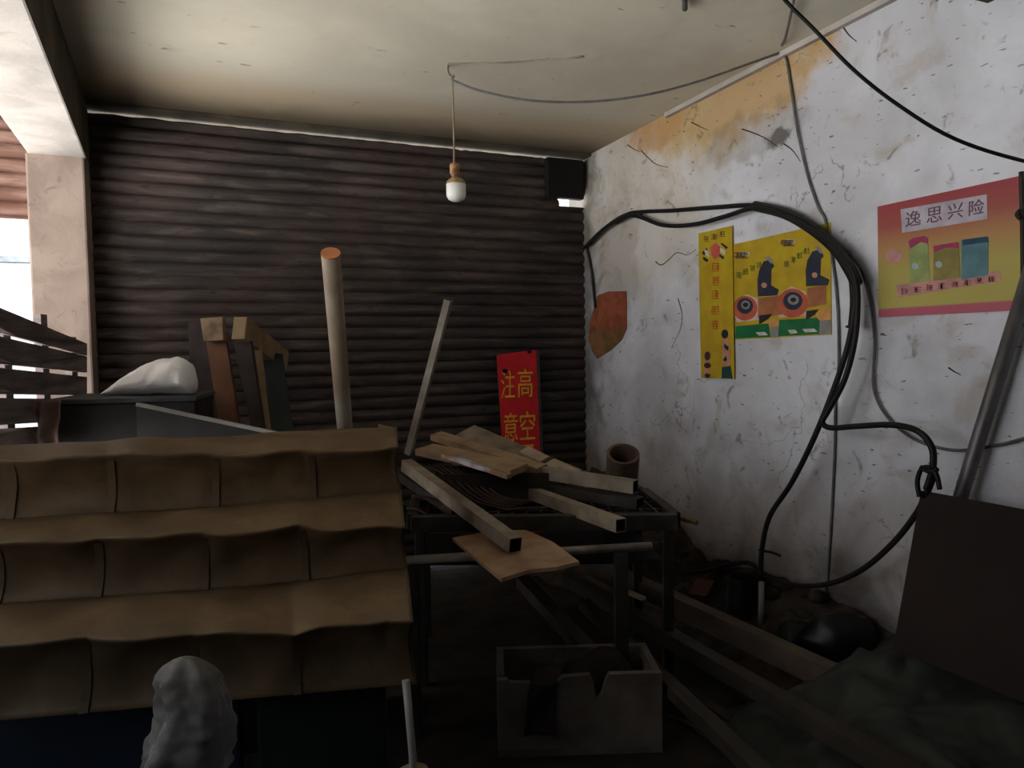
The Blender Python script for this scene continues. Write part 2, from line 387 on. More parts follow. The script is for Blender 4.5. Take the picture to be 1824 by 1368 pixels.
# ------------------------------------------------------------------ outside, left: fence and building
fp = [[(548, 592, 610, 632)], [(599, 648, 634, 663)], [(655, 702, 671, 704)], [(709, 757, 711, 748)], [(764, 808, 755, 792)]]
M_PLANK = mat('weathered_planks', (140, 128, 126), (104, 94, 92), .85, 4, stretch=(1, 1, 8), bump=.3)
fence = thing('plank_fence', P(60, 900, 3.6)*1.0, 'grey-brown fence of horizontal planks with bright gaps, in front of the pillar', 'fence')
def fx(px, py): t = (px+60)/215; return P(px, py, 2.95+t*1.1)
for (yl0, yl1, yr0, yr1), in fp:
    def lx(px, a, b): return a+(b-a)*px/150
    dl = (fx(155, 700)-fx(-60, 700)).normalized(); nrm = dl.cross(Vector((0, 0, 1))).normalized()
    poly = [fx(px, lx(px, yl0, yr0)) for px in (-260, -60, 0, 50, 100, 155)]+[fx(px, lx(px, yl1, yr1)) for px in (155, 100, 50, 0, -60, -260)]
    mesh_obj('plank', *plate(poly, nrm*-.02), M_PLANK, fence)
nb = nrm*-.03 if nrm.dot(D_) < 0 else nrm*.03
for px in (-120, 22, 88, 140):
    t = fx(px, 560 if px < 100 else 600); b_ = fx(px, 640); b_ = Vector((t.x, t.y, -.02))
    mesh_obj('post', *bar(b_-nrm*.045, t-nrm*.045, .05, .04), M_PLANK, fence)
# building across the yard
bx = thing('yard_building', (-8, 15, -.12), 'pale blue and white building seen outside under the raised shutter', 'building')
bxx = onY(-300, 400, 14).x; bx2 = onY(80, 400, 14).x
MW = mat('white_render', (236, 238, 240), (226, 228, 232), .8); MB_ = mat('blue_panel', (150, 176, 196), (136, 162, 184), .7)
mesh_obj('wall', *boxVF((bxx, 14, -.12), (bx2+3.0, 17, onY(20, 380, 14).z+1.2)), MW, bx)
for ya, yb, mm, nm in ((428, 444, MB_, 'panel'), (458, 468, mat('grey_panel', (128, 134, 138)), 'panel'), (470, 494, mat('pale_blue', (196, 214, 226)), 'panel')):
    mesh_obj(nm, *boxVF((bxx, 13.9, onY(20, yb, 14).z), (bx2+3.0, 13.995, onY(20, ya, 14).z)), mm, bx)
# unseen wall added at the open side to block daylight from the lower room
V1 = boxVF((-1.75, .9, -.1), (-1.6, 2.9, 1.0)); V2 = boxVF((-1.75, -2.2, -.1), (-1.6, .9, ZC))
struct(mesh_obj('light_block_left', *merge(V1, V2), M_DIM, base=False))

# ------------------------------------------------------------------ materials of the things
M_TAN = mat('tan_plastic', (168, 138, 94), (140, 112, 74), .55, 3, bump=.15, bscale=9, spec=.4)
M_WOOD = mat('grey_wood', (150, 128, 104), (110, 90, 72), .85, 5, stretch=(3, 3, 3), bump=.3)
M_WOODB = mat('brown_wood', (120, 84, 62), (92, 62, 46), .8, 5, bump=.3)
M_WOODD = mat('dark_wood', (62, 52, 50), (42, 34, 33), .8, 5, bump=.3)
M_TEAL = mat('dark_green_board', (34, 42, 40), (24, 30, 28), .7, 5)
M_STEEL = mat('dull_steel', (138, 132, 122), (104, 92, 78), .6, 8, metal=.35, bump=.15)
M_STEELD = mat('dark_steel', (70, 66, 62), (48, 42, 38), .65, 8, metal=.4, bump=.15)
M_RUST = mat('rusty_rod', (72, 50, 42), (48, 36, 32), .8, 20)
M_WHITE = mat('white_plastic', (226, 226, 226), (206, 206, 208), .4, 4)
M_BLACKR = mat('black_rubber', (26, 26, 27), (18, 18, 18), .55, 20)
M_GREYC = mat('grey_cable', (108, 108, 106), (86, 84, 82), .6, 20)
M_DARK = mat('dark_box', (42, 39, 39), (28, 26, 27), .6, 5)
M_RED = mat('red_paint', (220, 34, 44), (196, 28, 38), .6, 6)
M_GOLD = mat('gold_paint', (236, 186, 50), (206, 156, 50), .6, 20)

# ------------------------------------------------------------------ hanging bulb and its wires
hook = onZ(797, 117, ZC-.004)
top = hook+Vector((0, 0, -.07)); kx = P(806, 142, (top-EYE).dot(D_))
dB = (kx-EYE).dot(D_)
lamp = thing('pendant_bulb', P(811, 358, dB), 'unlit white bulb on a brown socket hanging from a thin flex', 'light bulb')
mesh_obj('flex', *tube([P(806, 143, dB), P(808, 220, dB), P(809, 296, dB)], .0045), mat('clear_flex', (150, 138, 112), (120, 110, 90), .5), lamp, smooth=True)
def lathe(c, prof, ax=Vector((0, 0, 1)), n=28):
    s = ax.orthogonal().normalized(); u = ax.cross(s); V = []; Fc = []
    for r, h in prof:
        for k in range(n):
            a = 2*math.pi*k/n; V.append(c+ax*h+(s*math.cos(a)+u*math.sin(a))*r)
    for i in range(len(prof)-1):
        for k in range(n): Fc.append((i*n+k, i*n+(k+1) % n, (i+1)*n+(k+1) % n, (i+1)*n+k))
    Fc += [tuple(range(n-1, -1, -1)), tuple((len(prof)-1)*n+k for k in range(n))]
    return V, Fc
pxm = dB/F
zt_ = P(809, 291, dB).z; cc = P(810, 291, dB); ccB = P(812, 318, dB)
mesh_obj('socket', *lathe(cc+Vector((0, 0, -30*pxm)), [(7*pxm, 0), (7.2*pxm, 3*pxm), (5.5*pxm, 8*pxm), (9*pxm, 12*pxm), (9*pxm, 28*pxm), (7*pxm, 30*pxm), (2*pxm, 31*pxm)]), mat('brown_socket', (176, 136, 100), (110, 74, 50), .5, 30, lo=.42, hi=.58), lamp, smooth=True)
mesh_obj('collar', *lathe(ccB+Vector((0, 0, -11*pxm)), [(17*pxm, 0), (17*pxm, 5*pxm), (13*pxm, 9*pxm), (7*pxm, 13*pxm), (3*pxm, 14*pxm)]), mat('aged_collar', (168, 142, 96), (128, 100, 62), .5, 30), lamp, smooth=True)
mesh_obj('bulb', *lathe(ccB+Vector((0, 0, -41*pxm)), [(.5*pxm, 0), (8*pxm, 1*pxm), (14*pxm, 4*pxm), (17*pxm, 9*pxm), (17.5*pxm, 14*pxm), (17.5*pxm, 31*pxm)]), mat('milky_glass', (235, 235, 232), (228, 228, 226), .3, 4), lamp, smooth=True)
nodes = [hook, P(798, 128, dB), P(803, 141, dB)]
def sag(px, py, t):                      # a wire crossing the room from the hook to the wall
    d0 = dB; d1 = (onWall(1390, 93)-EYE).dot(D_)-.03; return P(px, py, d0+(d1-d0)*t)
w = tube([P(803, 141, dB), sag(850, 160, .08), sag(930, 177, .22), sag(1010, 182, .38), sag(1090, 178, .54), sag(1170, 165, .66), sag(1250, 143, .78), sag(1330, 115, .9), sag(1389, 94, 1)], .006, 8)
lw = mesh_obj('lamp_wire', *w, M_GREYC, smooth=True); tag(lw, 'thin slack wire swooping from the ceiling hook to the wall corner', 'wire')
hk = mesh_obj('ceiling_hook', *tube([hook+Vector((0, 0, .004)), P(797, 128, dB), P(803, 138, dB), P(808, 134, dB)], .009, 8), mat('dull_white', (170, 166, 150)), smooth=True)
tag(hk, 'small pale ceiling hook holding the bulb flex', 'hook')
cw = mesh_obj('wire_shadow_line', *tube([onZ(797, 114, ZC-.006), onZ(850, 113, ZC-.005), onZ(930, 110, ZC-.005), onZ(1040, 100, ZC-.004)], .004, 6), mat('pale_line', (170, 164, 146)), smooth=True)  # thin solid line standing in for the lamp wire's shadow on the ceiling
tag(cw, 'faint pale line along the ceiling from the hook, standing in for the wire shadow', 'wire')
rd = mesh_obj('ceiling_rod', *tube([onZ(1219, -30, ZC), onZ(1220, 16, ZC-.02)], .012, 8), M_GREYC, smooth=True); tag(rd, 'short grey stub on the ceiling at the top of the picture', 'rod')
zw = ZC-.012
w = tube([onZ(1418, -20, zw), onZ(1410, 20, zw), onZ(1398, 70, zw), onWall(1388, 88, .02), onWall(1400, 104, .012), onWall(1408, 150, .012), onWall(1420, 230, .015), onWall(1438, 310, .012), onWall(1458, 370, .012), onWall(1472, 400, .01), onWall(1490, 520, .01), onWall(1494, 640, .01), onWall(1488, 720, .01), onWall(1487, 800, .008), onWall(1480, 940, .008), onWall(1471, 1060, .008)], .006, 8)
o = mesh_obj('wall_wire', *w, M_GREYC, smooth=True); tag(o, 'thin grey wire dropping down the white wall behind the cable bundle', 'wire')
w = tube([onZ(1290, -120, ZC-.005), P(1340, -70, 2.2), P(1400, 2, 2.2), P(1450, 52, 2.2), P(1520, 124, 2.2), P(1600, 187, 2.2), P(1700, 247, 2.2), P(1824, 287, 2.2), onWall(1990, 322, .006)], .0055, 10)
o = mesh_obj('black_cable', *w, M_BLACKR, smooth=True); tag(o, 'single taut black cable crossing the upper corner of the room', 'cable')

# ------------------------------------------------------------------ black cable bundle on the right wall
def wp(pts, o0, o1=None):
    n = len(pts)-1; o1 = o0 if o1 is None else o1
    return [onWall(x, y, o0+(o1-o0)*i/n) for i, (x, y) in enumerate(pts)]
g0 = 'black cables on the white wall'
A = [(1040, 442), (1075, 408), (1120, 381), (1200, 375), (1280, 369), (1345, 366), (1400, 379), (1450, 407), (1488, 440), (1512, 478), (1524, 520), (1514, 600), (1490, 680), (1450, 780), (1410, 860), (1371, 920), (1357, 980), (1355, 1030)]
ca = mesh_obj('cable', *tube(wp(A, .03, .16), .0125, 12), M_BLACKR, smooth=True)
tag(ca, 'black cable running along the wall then hanging down leftmost of the drooping pair', 'cable')
B = [(1046, 438), (1080, 404), (1125, 384), (1180, 401), (1235, 400), (1290, 386), (1345, 371), (1400, 386), (1455, 416), (1497, 452), (1524, 495), (1527, 560), (1520, 620), (1503, 680), (1475, 732), (1465, 752), (1480, 762), (1530, 759), (1590, 757), (1635, 768), (1660, 798), (1661, 835), (1650, 872)]
cb = mesh_obj('cable', *tube(wp(B, .05, .22), .0125, 12), M_BLACKR, smooth=True)
tag(cb, 'black cable bending sharply below the posters and crossing to the loop above the brown board', 'cable')
Cc = [(1664, 845), (1650, 880), (1630, 918), (1590, 968), (1535, 1015), (1475, 1040), (1415, 1042), (1360, 1022), (1335, 1003), (1300, 1005), (1250, 1018), (1190, 1024), (1140, 1010)]
cc_ = mesh_obj('cable', *tube(wp(Cc, .2, .1), .012, 12), mat('dark_brown_rubber', (38, 28, 28), (28, 22, 22), .5), smooth=True)
tag(cc_, 'dark brown cable hanging in a big curve low on the wall beside the brown board', 'cable')
Dd = [(1345, 369), (1400, 376), (1455, 404), (1500, 440), (1532, 478), (1550, 540), (1558, 610), (1556, 690), (1580, 742), (1630, 783), (1700, 802), (1780, 792), (1860, 770)]  # lower run added as a stand-in for the bundle's shadow on the wall
cd = mesh_obj('cable', *tube(wp(Dd, .012, .02), .006, 10), M_GREYC, smooth=True); tag(cd, 'grey cable leaving the bundle, its lower swing behind the metal pole imitating a cable shadow', 'cable')
# tape windings
tp = mesh_obj('tape', *tube(wp([(1345, 367), (1400, 381), (1450, 410), (1490, 445), (1516, 484), (1526, 506)], .045, .06), .027, 14), M_BLACKR, ca, smooth=True)
tp = mesh_obj('tape', *tube(wp([(1520, 500), (1522, 540), (1518, 585)], .062, .07), .019, 14), M_BLACKR, ca, smooth=True)
mesh_obj('tie', *tube(wp([(1098, 395), (1122, 382), (1140, 380)], .045), .02, 12), M_BLACKR, ca, smooth=True)
mesh_obj('tie', *tube(wp([(1352, 980), (1375, 984), (1390, 990)], .13), .007, 8), M_BLACKR, ca, smooth=True)
mesh_obj('tie', *tube([onWall(1508, 582, .07), onWall(1524, 580, .09), onWall(1528, 590, .08)], .006, 8), M_BLACKR, ca, smooth=True)
for L_ in ([(1660, 832), (1642, 835), (1634, 858), (1638, 885)], [(1656, 835), (1668, 845), (1674, 872)], [(1640, 832), (1655, 840), (1670, 836)]):
    mesh_obj('loop', *tube(wp(L_, .22), .009, 8), M_BLACKR, cb, smooth=True)
# cable by the corner
o = mesh_obj('conduit', *tube([onWall(1044, 440, .02), onWall(1053, 480, .015), onWall(1060, 548, .02)], .009, 8), M_STEELD, smooth=True); tag(o, 'short dark conduit dropping from the cable end to the brick patch', 'conduit')

# ------------------------------------------------------------------ posters
def wallpoly(name, pts, off, m, parent, th=.0012):
    return mesh_obj(name, *plate([onWall(x, y, off) for x, y in pts], Vector((th, 0, 0))), m, parent)
M_YEL = mat('yellow_print', (192, 168, 34), (176, 146, 36), .5, 8)
def ink(name, c): return mat('ink_'+name, c, tuple(int(v*.85) for v in c), .6, 14)
K = ink('black', (40, 36, 40)); RD = ink('red', (190, 74, 44)); WH = ink('white', (214, 208, 206)); GN = ink('green', (30, 112, 66)); DG = ink('dark_green', (96, 110, 30))
NV = ink('navy', (48, 54, 72)); PK = ink('skin', (206, 150, 120)); OR = ink('orange', (196, 98, 74)); TL = ink('teal', (30, 74, 70)); GY = ink('grey', (150, 146, 148))
def marks(parent, cx, cy, w, h, m, off, seed, n=6, slant=0, name='lettering'):
    """one brush-like character built of crossing strokes"""
    r = random.Random(seed); vf = []
    for i in range(n):
        if i % 2: x0, x1 = cx-w/2*r.uniform(.6, 1), cx+w/2*r.uniform(.6, 1); y0 = cy+h*(i/(n-1)-.5)*.9; y1 = y0-slant*w
        else: x0 = cx+w*r.uniform(-.35, .35); x1 = x0+w*r.uniform(-.15, .15); y0, y1 = cy-h/2*r.uniform(.4, 1), cy+h/2*r.uniform(.4, 1)
        a, b = onWall(x0, y0, off), onWall(x1, y1, off); d = (b-a).normalized(); s = Vector((0, d.z, -d.y))*(.0009+w*.00007)
        vf.append(plate([a-s, a+s, b+s, b-s], Vector((.001, 0, 0))))
    return mesh_obj(name, *merge(*vf), m, parent)
def ell(cx, cy, rx, ry, n=24): return [(cx+rx*math.cos(2*math.pi*k/n), cy+ry*math.sin(2*math.pi*k/n)) for k in range(n)]
# narrow banner
bn = thing('poster', onWall(1278, 673, .004), 'narrow yellow vertical banner with red characters, left of the tool poster', 'poster')
wallpoly('sheet', [(1244, 416), (1304, 402), (1306, 540), (1308, 675), (1249, 673), (1246, 540)], .012, M_YEL, bn, .003)
for x, y, s in ((1258, 425, 1), (1272, 421, 2), (1287, 416, 3)): marks(bn, x, y, 11, 11, ink('charcoal', (70, 60, 44)), .0135, s, 6)
wallpoly('emblem', [(1266, 440), (1275, 433), (1283, 440), (1281, 457), (1273, 462), (1267, 455)], .0138, ink('rose', (206, 96, 88)), bn)
for pts_ in ([(1250, 450), (1258, 442), (1261, 446), (1254, 455)], [(1253, 457), (1262, 463), (1259, 467), (1252, 462)], [(1283, 434), (1286, 433), (1296, 440), (1294, 444)], [(1280, 451), (1290, 458), (1288, 462), (1280, 456)]): wallpoly('emblem_mark', pts_, .0135, K, bn)
for pts_ in ([(1254, 444), (1262, 447), (1263, 458), (1257, 455)], [(1282, 441), (1292, 446), (1291, 454), (1283, 449)]): wallpoly('emblem_mark', pts_, .0136, WH, bn)
for i, y in enumerate((475, 500, 524, 552, 578)): marks(bn, 1274, y, 15, 17, RD, .0137, 20+i, 8)
wallpoly('figure_print', ell(1291, 595, 6, 8), .0136, K, bn)
wallpoly('figure_print', [(1287, 602), (1295, 602), (1301, 618), (1301, 640), (1299, 652), (1288, 652), (1286, 622)], .0135, PK, bn)
for pts_ in ([(1290, 612), (1298, 618), (1296, 625), (1290, 619)], [(1288, 640), (1293, 634), (1295, 642), (1290, 644)]): wallpoly('figure_print', pts_, .0138, K, bn)
wallpoly('figure_print', [(1286, 654), (1301, 652), (1305, 674), (1285, 674)], .0137, TL, bn)
wallpoly('figure_print', [(1255, 626), (1264, 626), (1264, 670), (1254, 670)], .0133, PK, bn)
for x, y, rx, ry in ((1260, 634, 5, 8), (1260, 651, 6, 5), (1260, 669, 5, 4)): wallpoly('figure_print', ell(x, y, rx, ry), .0136, ink('maroon', (74, 44, 40)), bn)
# tool poster
tpo = thing('poster', onWall(1395, 600, .004), 'yellow poster of two power tools with red discs and a green strip', 'poster')
wallpoly('sheet', [(1305, 436), (1479, 396), (1481, 596), (1310, 605)], .004, M_YEL, tpo, .003)
for dx, dy, k in ((0, 0, 0), (90, -26, 1)):
    cx, cy = (1325, 545) if not k else (1410, 536)
    wallpoly('picture', [(1308 if not k else 1383, 556-10*k), (1312 if not k else 1392, 532-12*k), (1330+80*k, 524-14*k), (1350+85*k, 532-12*k), (1352+85*k, 570-8*k), (1312+76*k, 574-8*k)], .0048, ink('pale_disc', (222, 196, 184)), tpo)
    wallpoly('red_disc', ell(cx+2, cy+4, 22+5*k, 22+4*k), .0053, OR, tpo)
    wallpoly('hub', ell(cx+2, cy, 14+3*k, 14+2*k), .0058, NV, tpo); wallpoly('hub_ring', ell(cx+3, cy-2, 8+2*k, 8+k), .0062, GY, tpo); wallpoly('hub_hole', ell(cx+3, cy-2, 5, 4), .0066, K, tpo)
    tx = 1350+88*k; ty = -18*k
    wallpoly('tool_body', [(tx, 531+ty), (1395+85*k-8*k, 530+ty-4), (1395+85*k-8*k, 558+ty+2), (tx, 566+ty)], .005, ink('brown_print', (176, 112, 74)), tpo)
    wallpoly('handle_print', [(1352+86*k, 482+ty), (1360+87*k, 466+ty), (1372+88*k, 462+ty), (1379+88*k, 474+ty), (1374+88*k, 480+ty), (1373+88*k, 508+ty), (1387+90*k, 516+ty), (1384+90*k, 526+ty), (1350+86*k, 528+ty), (1349+86*k, 500+ty)], .0058, NV, tpo)
    wallpoly('handle_print', ell(1361+90*k, 508+ty, 5, 5, 12), .0063, PK, tpo)
    wallpoly('highlight', [(1362+88*k, 458+ty), (1369+88*k, 456+ty), (1378+88*k, 466+ty), (1374+88*k, 470+ty)], .0061, GY, tpo)
    wallpoly('grip_print', [(1352+84*k, 562-8*k), (1376+82*k, 559-8*k), (1368+84*k, 568-8*k), (1352+84*k, 578-8*k)], .006, K, tpo)
    marks(tpo, 1320+82*k, 455-22*k, 26, 13, ink('brown', (88, 66, 50)), .0065, 40+k, 9); marks(tpo, 1328+80*k, 452-22*k, 18, 9, WH, .0062, 42+k, 7)
    for j in range(4): marks(tpo, 1316+84*k+j*12, (490-j*6)-20*k-j*1.5*k, 11, 13, DG, .0062, 50+j+10*k, 7)
wallpoly('picture', [(1366, 572), (1380, 566), (1390, 574), (1384, 584), (1366, 582)], .0052, ink('apricot', (224, 164, 92)), tpo)
wallpoly('picture', [(1452, 558), (1466, 548), (1479, 545), (1480, 570), (1458, 570)], .0052, ink('apricot', (224, 164, 92)), tpo)
wallpoly('green_strip', [(1310, 581), (1369, 576), (1372, 600), (1310, 603)], .0055, GN, tpo)
wallpoly('green_strip', [(1388, 570), (1455, 566), (1460, 571), (1459, 595), (1386, 599)], .0055, GN, tpo)
wallpoly('grey_strip', [(1372, 583), (1388, 580), (1386, 599), (1373, 600)], .0054, GY, tpo); wallpoly('grey_strip', [(1459, 572), (1480, 569), (1480, 594), (1459, 596)], .0054, GY, tpo)
for pts_ in ([(1346, 592), (1362, 591), (1368, 597), (1352, 598)], [(1403, 588), (1416, 587), (1421, 593), (1408, 595)], [(1429, 586), (1450, 585), (1456, 591), (1434, 592)]): wallpoly('white_label', pts_, .006, WH, tpo)
# pink and yellow board
g = G('pink_board', .45); zt0 = onWall(1566, 368).z; zt1 = onWall(1566, 560).z
r_ = g.N.new('ShaderNodeValToRGB'); cr2 = r_.color_ramp
r_.color_ramp.elements[0].position = 0; r_.color_ramp.elements[0].color = (*lin((190, 96, 118)), 1)
r_.color_ramp.elements[1].position = 1; r_.color_ramp.elements[1].color = (*lin((158, 66, 74)), 1)
for p_, c_ in ((.07, (194, 98, 120)), (.085, (188, 184, 96)), (.42, (184, 176, 94)), (.62, (184, 144, 92)), (.82, (164, 86, 80))):
    e = cr2.elements.new(p_); e.color = (*lin(c_), 1)
mr = g.N.new('ShaderNodeMapRange'); g.L.new(g.z, mr.inputs[0]); mr.inputs[1].default_value = 0; mr.inputs[2].default_value = zt0-zt1
g.L.new(mr.outputs[0], r_.inputs[0]); M_PINK = g.done(g.mix(g.math('MULTIPLY', g.noise(3, 4), .3), r_.outputs[0], (150, 96, 84)))
pk = thing('poster', onWall(1690, 560, .006), 'pink and yellow board with three product packets and a white title strip', 'poster')
wallpoly('board', [(1563, 368), (1818, 313), (1819, 552), (1565, 565)], .012, M_PINK, pk, .008)
wallpoly('title_strip', [(1604, 373), (1758, 346), (1759, 390), (1607, 415)], .014, ink('lilac', (196, 188, 202)), pk)
PKT = ink('pale_green', (160, 176, 112)); MG = ink('magenta', (170, 58, 104)); KH = ink('khaki', (150, 138, 76)); BL = ink('blue', (96, 138, 150)); DB = ink('deep_blue', (34, 74, 104)); LP = ink('light_pink', (204, 150, 144))
wallpoly('packet_print', [(1619, 430), (1652, 421), (1656, 500), (1621, 504)], .0138, PKT, pk); wallpoly('packet_top', [(1618, 430), (1626, 424), (1646, 420), (1653, 426), (1652, 434), (1640, 431), (1621, 443)], .0142, MG, pk)
wallpoly('packet_print', [(1663, 440), (1708, 432), (1710, 495), (1662, 500)], .0138, KH, pk); wallpoly('packet_top', [(1662, 438), (1706, 431), (1708, 442), (1684, 441), (1664, 449)], .0142, MG, pk)
wallpoly('packet_print', [(1712, 428), (1760, 422), (1760, 490), (1712, 498)], .0138, BL, pk); wallpoly('packet_top', [(1714, 427), (1758, 421), (1761, 431), (1715, 437)], .0142, DB, pk)
for x, y in ((1630, 474), (1672, 471)): wallpoly('packet_spot', ell(x, y, 6, 6, 14), .0142, ink('ice', (176, 198, 204)), pk)
wallpoly('round_print', ell(1592, 456, 15, 12), .0138, LP, pk)
wallpoly('caption_strip', [(1596, 508), (1780, 482), (1784, 500), (1600, 530)], .0135, LP, pk)
for i in range(8): marks(pk, 1612+i*22, 519-i*3.2, 15, 13, ink('dusty_rose', (176, 104, 104)), .0142, 70+i, 7)
M_CH = ink('plum', (112, 80, 96))
def glyph(ch, name, parent, m, org, ex, ez, w, h, nrm, th=.0012):
    """flat solid character: org = lower left corner, ex/ez directions, scaled to w x h"""
    cu = bpy.data.curves.new('glyph', 'FONT'); cu.body = ch; cu.resolution_u = 3
    ob = bpy.data.objects.new('glyph', cu); C.objects.link(ob)
    dg = bpy.context.evaluated_depsgraph_get(); me = bpy.data.meshes.new_from_object(ob.evaluated_get(dg))
    V = [v.co.copy() for v in me.vertices]; Fc = [tuple(p.vertices) for p in me.polygons]
    bpy.data.objects.remove(ob); bpy.data.curves.remove(cu); bpy.data.meshes.remove(me)
    if not V: print('NO GLYPH', ch); return
    x0 = min(v.x for v in V); x1 = max(v.x for v in V); y0 = min(v.y for v in V); y1 = max(v.y for v in V)
    V2 = [org+ex*((v.x-x0)/(x1-x0)*w)+ez*((v.y-y0)/(y1-y0)*h) for v in V]
    o = mesh_obj(name, V2, Fc, m, parent); s = o.modifiers.new('thickness', 'SOLIDIFY'); s.thickness = th; s.offset = 0; return o
for i, ch in enumerate('逸思兴险'):
    cx = 1626+i*37.5; cy = 392-i*6.6; bl_ = onWall(cx-13, cy+13, .0152); br_ = onWall(cx+14, cy+9, .0152); tl_ = onWall(cx-13, cy-14, .0152)
    glyph(ch, 'character', pk, M_CH, bl_, Vector((0, -1, 0)), Vector((0, 0, 1)), abs(br_.y-bl_.y), tl_.z-bl_.z, Vector((-1, 0, 0)))
# rod with clips at the board's edge, and the leaning pole
vr = thing('wall_rod', onWall(1822, 570, .03), 'dark upright rod with two clips at the edge of the pink board', 'rod')
mesh_obj('rod', *tube([onWall(1819, 306, .025), onWall(1822, 440, .025), onWall(1822, 580, .03)], .008, 10), M_STEELD, vr, smooth=True)
for y in (382, 545): mesh_obj('clip', *tube([onWall(1818, y-8, .035), onWall(1812, y, .04), onWall(1818, y+8, .035)], .008, 8), M_BLACKR, vr, smooth=True)
pt = onWall(1856, 420, .045); pb = P(1712, 882, (onWall(1712, 882)-EYE).dot(D_)-.07); pb2 = pb+(pb-pt)*((pb.z)/(pt.z-pb.z))
o = mesh_obj('metal_pole', *tube([pt, pb, pb2], .026, 18, sub=1), mat('galvanised', (128, 126, 126), (78, 76, 78), .45, 9, metal=.5, stretch=(1, 1, .35)), smooth=True); tag(o, 'grey metal pole leaning on the white wall and passing behind the brown board', 'pole')
# brown board
tl = P(1640, 874, 2.80); bl = P(1590, 1156, 2.74)
dr = Vector((.03, -1, 0)).normalized()
print('board', tl, bl, bd_ if 0 else '', pb, pb2)
M_BB = mat('brown_board', (46, 35, 31), (36, 28, 25), .85, 3, bump=.1)
def bd(t, s):  # t along width, s down
    return tl+(bl-tl)*s+dr*t
q = [bd(0, 0), bd(.95, 0.0), bd(.95, 1.0), bd(0, 1.0)]
ext_b = (bl-tl)*(bl.z/(tl.z-bl.z))
o = mesh_obj('brown_board', *plate(q, Vector((.012, .004, 0))), M_BB, bevel=.003); tag(o, 'large plain brown board standing upright in front of the white wall', 'board')

# ------------------------------------------------------------------ tiered tan sheet at the left
SC = {'TR': P(706, 762, 2.9), 'TL': P(0, 800, 2.44), 'BR': P(742, 1218, 2.1), 'BL': P(0, 1283, 1.91)}
def sheet_base(u, t):           # u 0 left .. 1 right (can go below 0), t 0 top .. 1 bottom
    a = SC['TL'].lerp(SC['TR'], u) if u >= 0 else SC['TL']+(SC['TR']-SC['TL'])*u
    b = SC['BL'].lerp(SC['BR'], u) if u >= 0 else SC['BL']+(SC['BR']-SC['BL'])*u
    return a+(b-a)*t
hz = (SC['TR']-SC['TL']).cross(Vector((0, 0, 1))).normalized()
if hz.dot(D_) > 0: hz = -hz      # towards the viewer
ROWS = [0, .315, .635, 1.0]
def tier_fn(k):
    """one tier: a nearly level fold coming forward, then a flap falling straight back to the next fold"""
    t0 = ROWS[k]; t1 = ROWS[k+1]
    def fn(u, v):
        uu = -.25+1.25*u
        wob = noise.noise(Vector((uu*4.3, k*3.1, .3)))*.6+noise.noise(Vector((uu*9, k*5.1, 2.3)))*.3
        scal = abs(math.sin(math.pi*(uu*4.05+.02+.1*k)))           # scallop between the seams
        lip = (.13+.2*uu, .25+.2*uu*uu, .37+.1*uu)[k]+.12*wob+.05*(scal-.5)*(.5+2.5*noise.noise(Vector((uu*2.3, k*4.4, 7))))
        tw = .03*noise.noise(Vector((uu*1.7, 2.2, 9))); S = sheet_base(uu, t0+(tw if 0 < k else 0)); E = sheet_base(uu, t1+(tw if k < 2 else 0)); fwd = .075+.02*scal+.015*wob
        q = sheet_base(uu, t0+(t1-t0)*lip); E2 = E+hz*fwd
        L_ = EYE+(q-EYE)*((E2-EYE).dot(D_)/(q-EYE).dot(D_))
        if v < .45:
            s = v/.45; p = S.lerp(L_, s)+Vector((0, 0, .022*math.sin(math.pi*s)))
            p += Vector((0, 0, .014*noise.noise(Vector((uu*6, s*2, k+.5)))*math.sin(math.pi*s)))
        elif v < .55:
            s = (v-.45)/.1; a_ = math.pi/2*s; p = L_+Vector((0, 0, -.018*(1-math.cos(a_))))+hz*.012*math.sin(a_*2)
        else:
            s = (v-.55)/.45; L2_ = L_+Vector((0, 0, -.018)); p = L2_.lerp(E, s)-hz*.05*math.sin(math.pi*min(1, s*1.0))**.8
            p += hz*.008*math.cos(2*math.pi*(uu*4.05+.02+.1*k))*math.sin(math.pi*s)
        return p+noise.noise_vector(Vector((uu*7, v*3, k*2.2)))*.005*min(1, v*8, (1-v)*8)
    return fn
tent = thing('tiered_sheet', sheet_base(.5, 1)*1.0, 'tan plastic sheet folded into three deep tiers over a stack in the foreground', 'sheet')
g = G('folded_sheet', .5); n1 = g.noise(3, 5, .4); n2 = g.noise(14, 4, .5)
M_SHEET = g.done(g.mix(g.ramp(n2, .4, .7), g.mix(g.ramp(n1, .4, .62), (80, 64, 45), (104, 84, 59)), (90, 73, 53)), n2, .25)
for k in range(3):
    o = mesh_obj('tier', *surf(tier_fn(k), 150, 44), M_SHEET, tent, smooth=True); solid(o, .004)
    for iu, uu in enumerate((.02, .245, .50, .755)):
        u = (uu+.25-.03*k+.25*0)/1.25
        f = tier_fn(k)
        seam = [f(u, .56+.44*i/8)+hz*.004 for i in range(9)]
        r = SC['TR']-SC['TL']; r.normalize()
        mesh_obj('seam', *merge(*[prism8([seam[i]-r*.011, seam[i]+r*.011, seam[i]+r*.011+hz*.001, seam[i]-r*.011+hz*.001], [seam[i+1]-r*.011, seam[i+1]+r*.011, seam[i+1]+r*.011+hz*.001, seam[i+1]-r*.011+hz*.001]) for i in range(8)]), mat('sheet_seam', (100, 83, 61), (88, 72, 52), .5), tent)
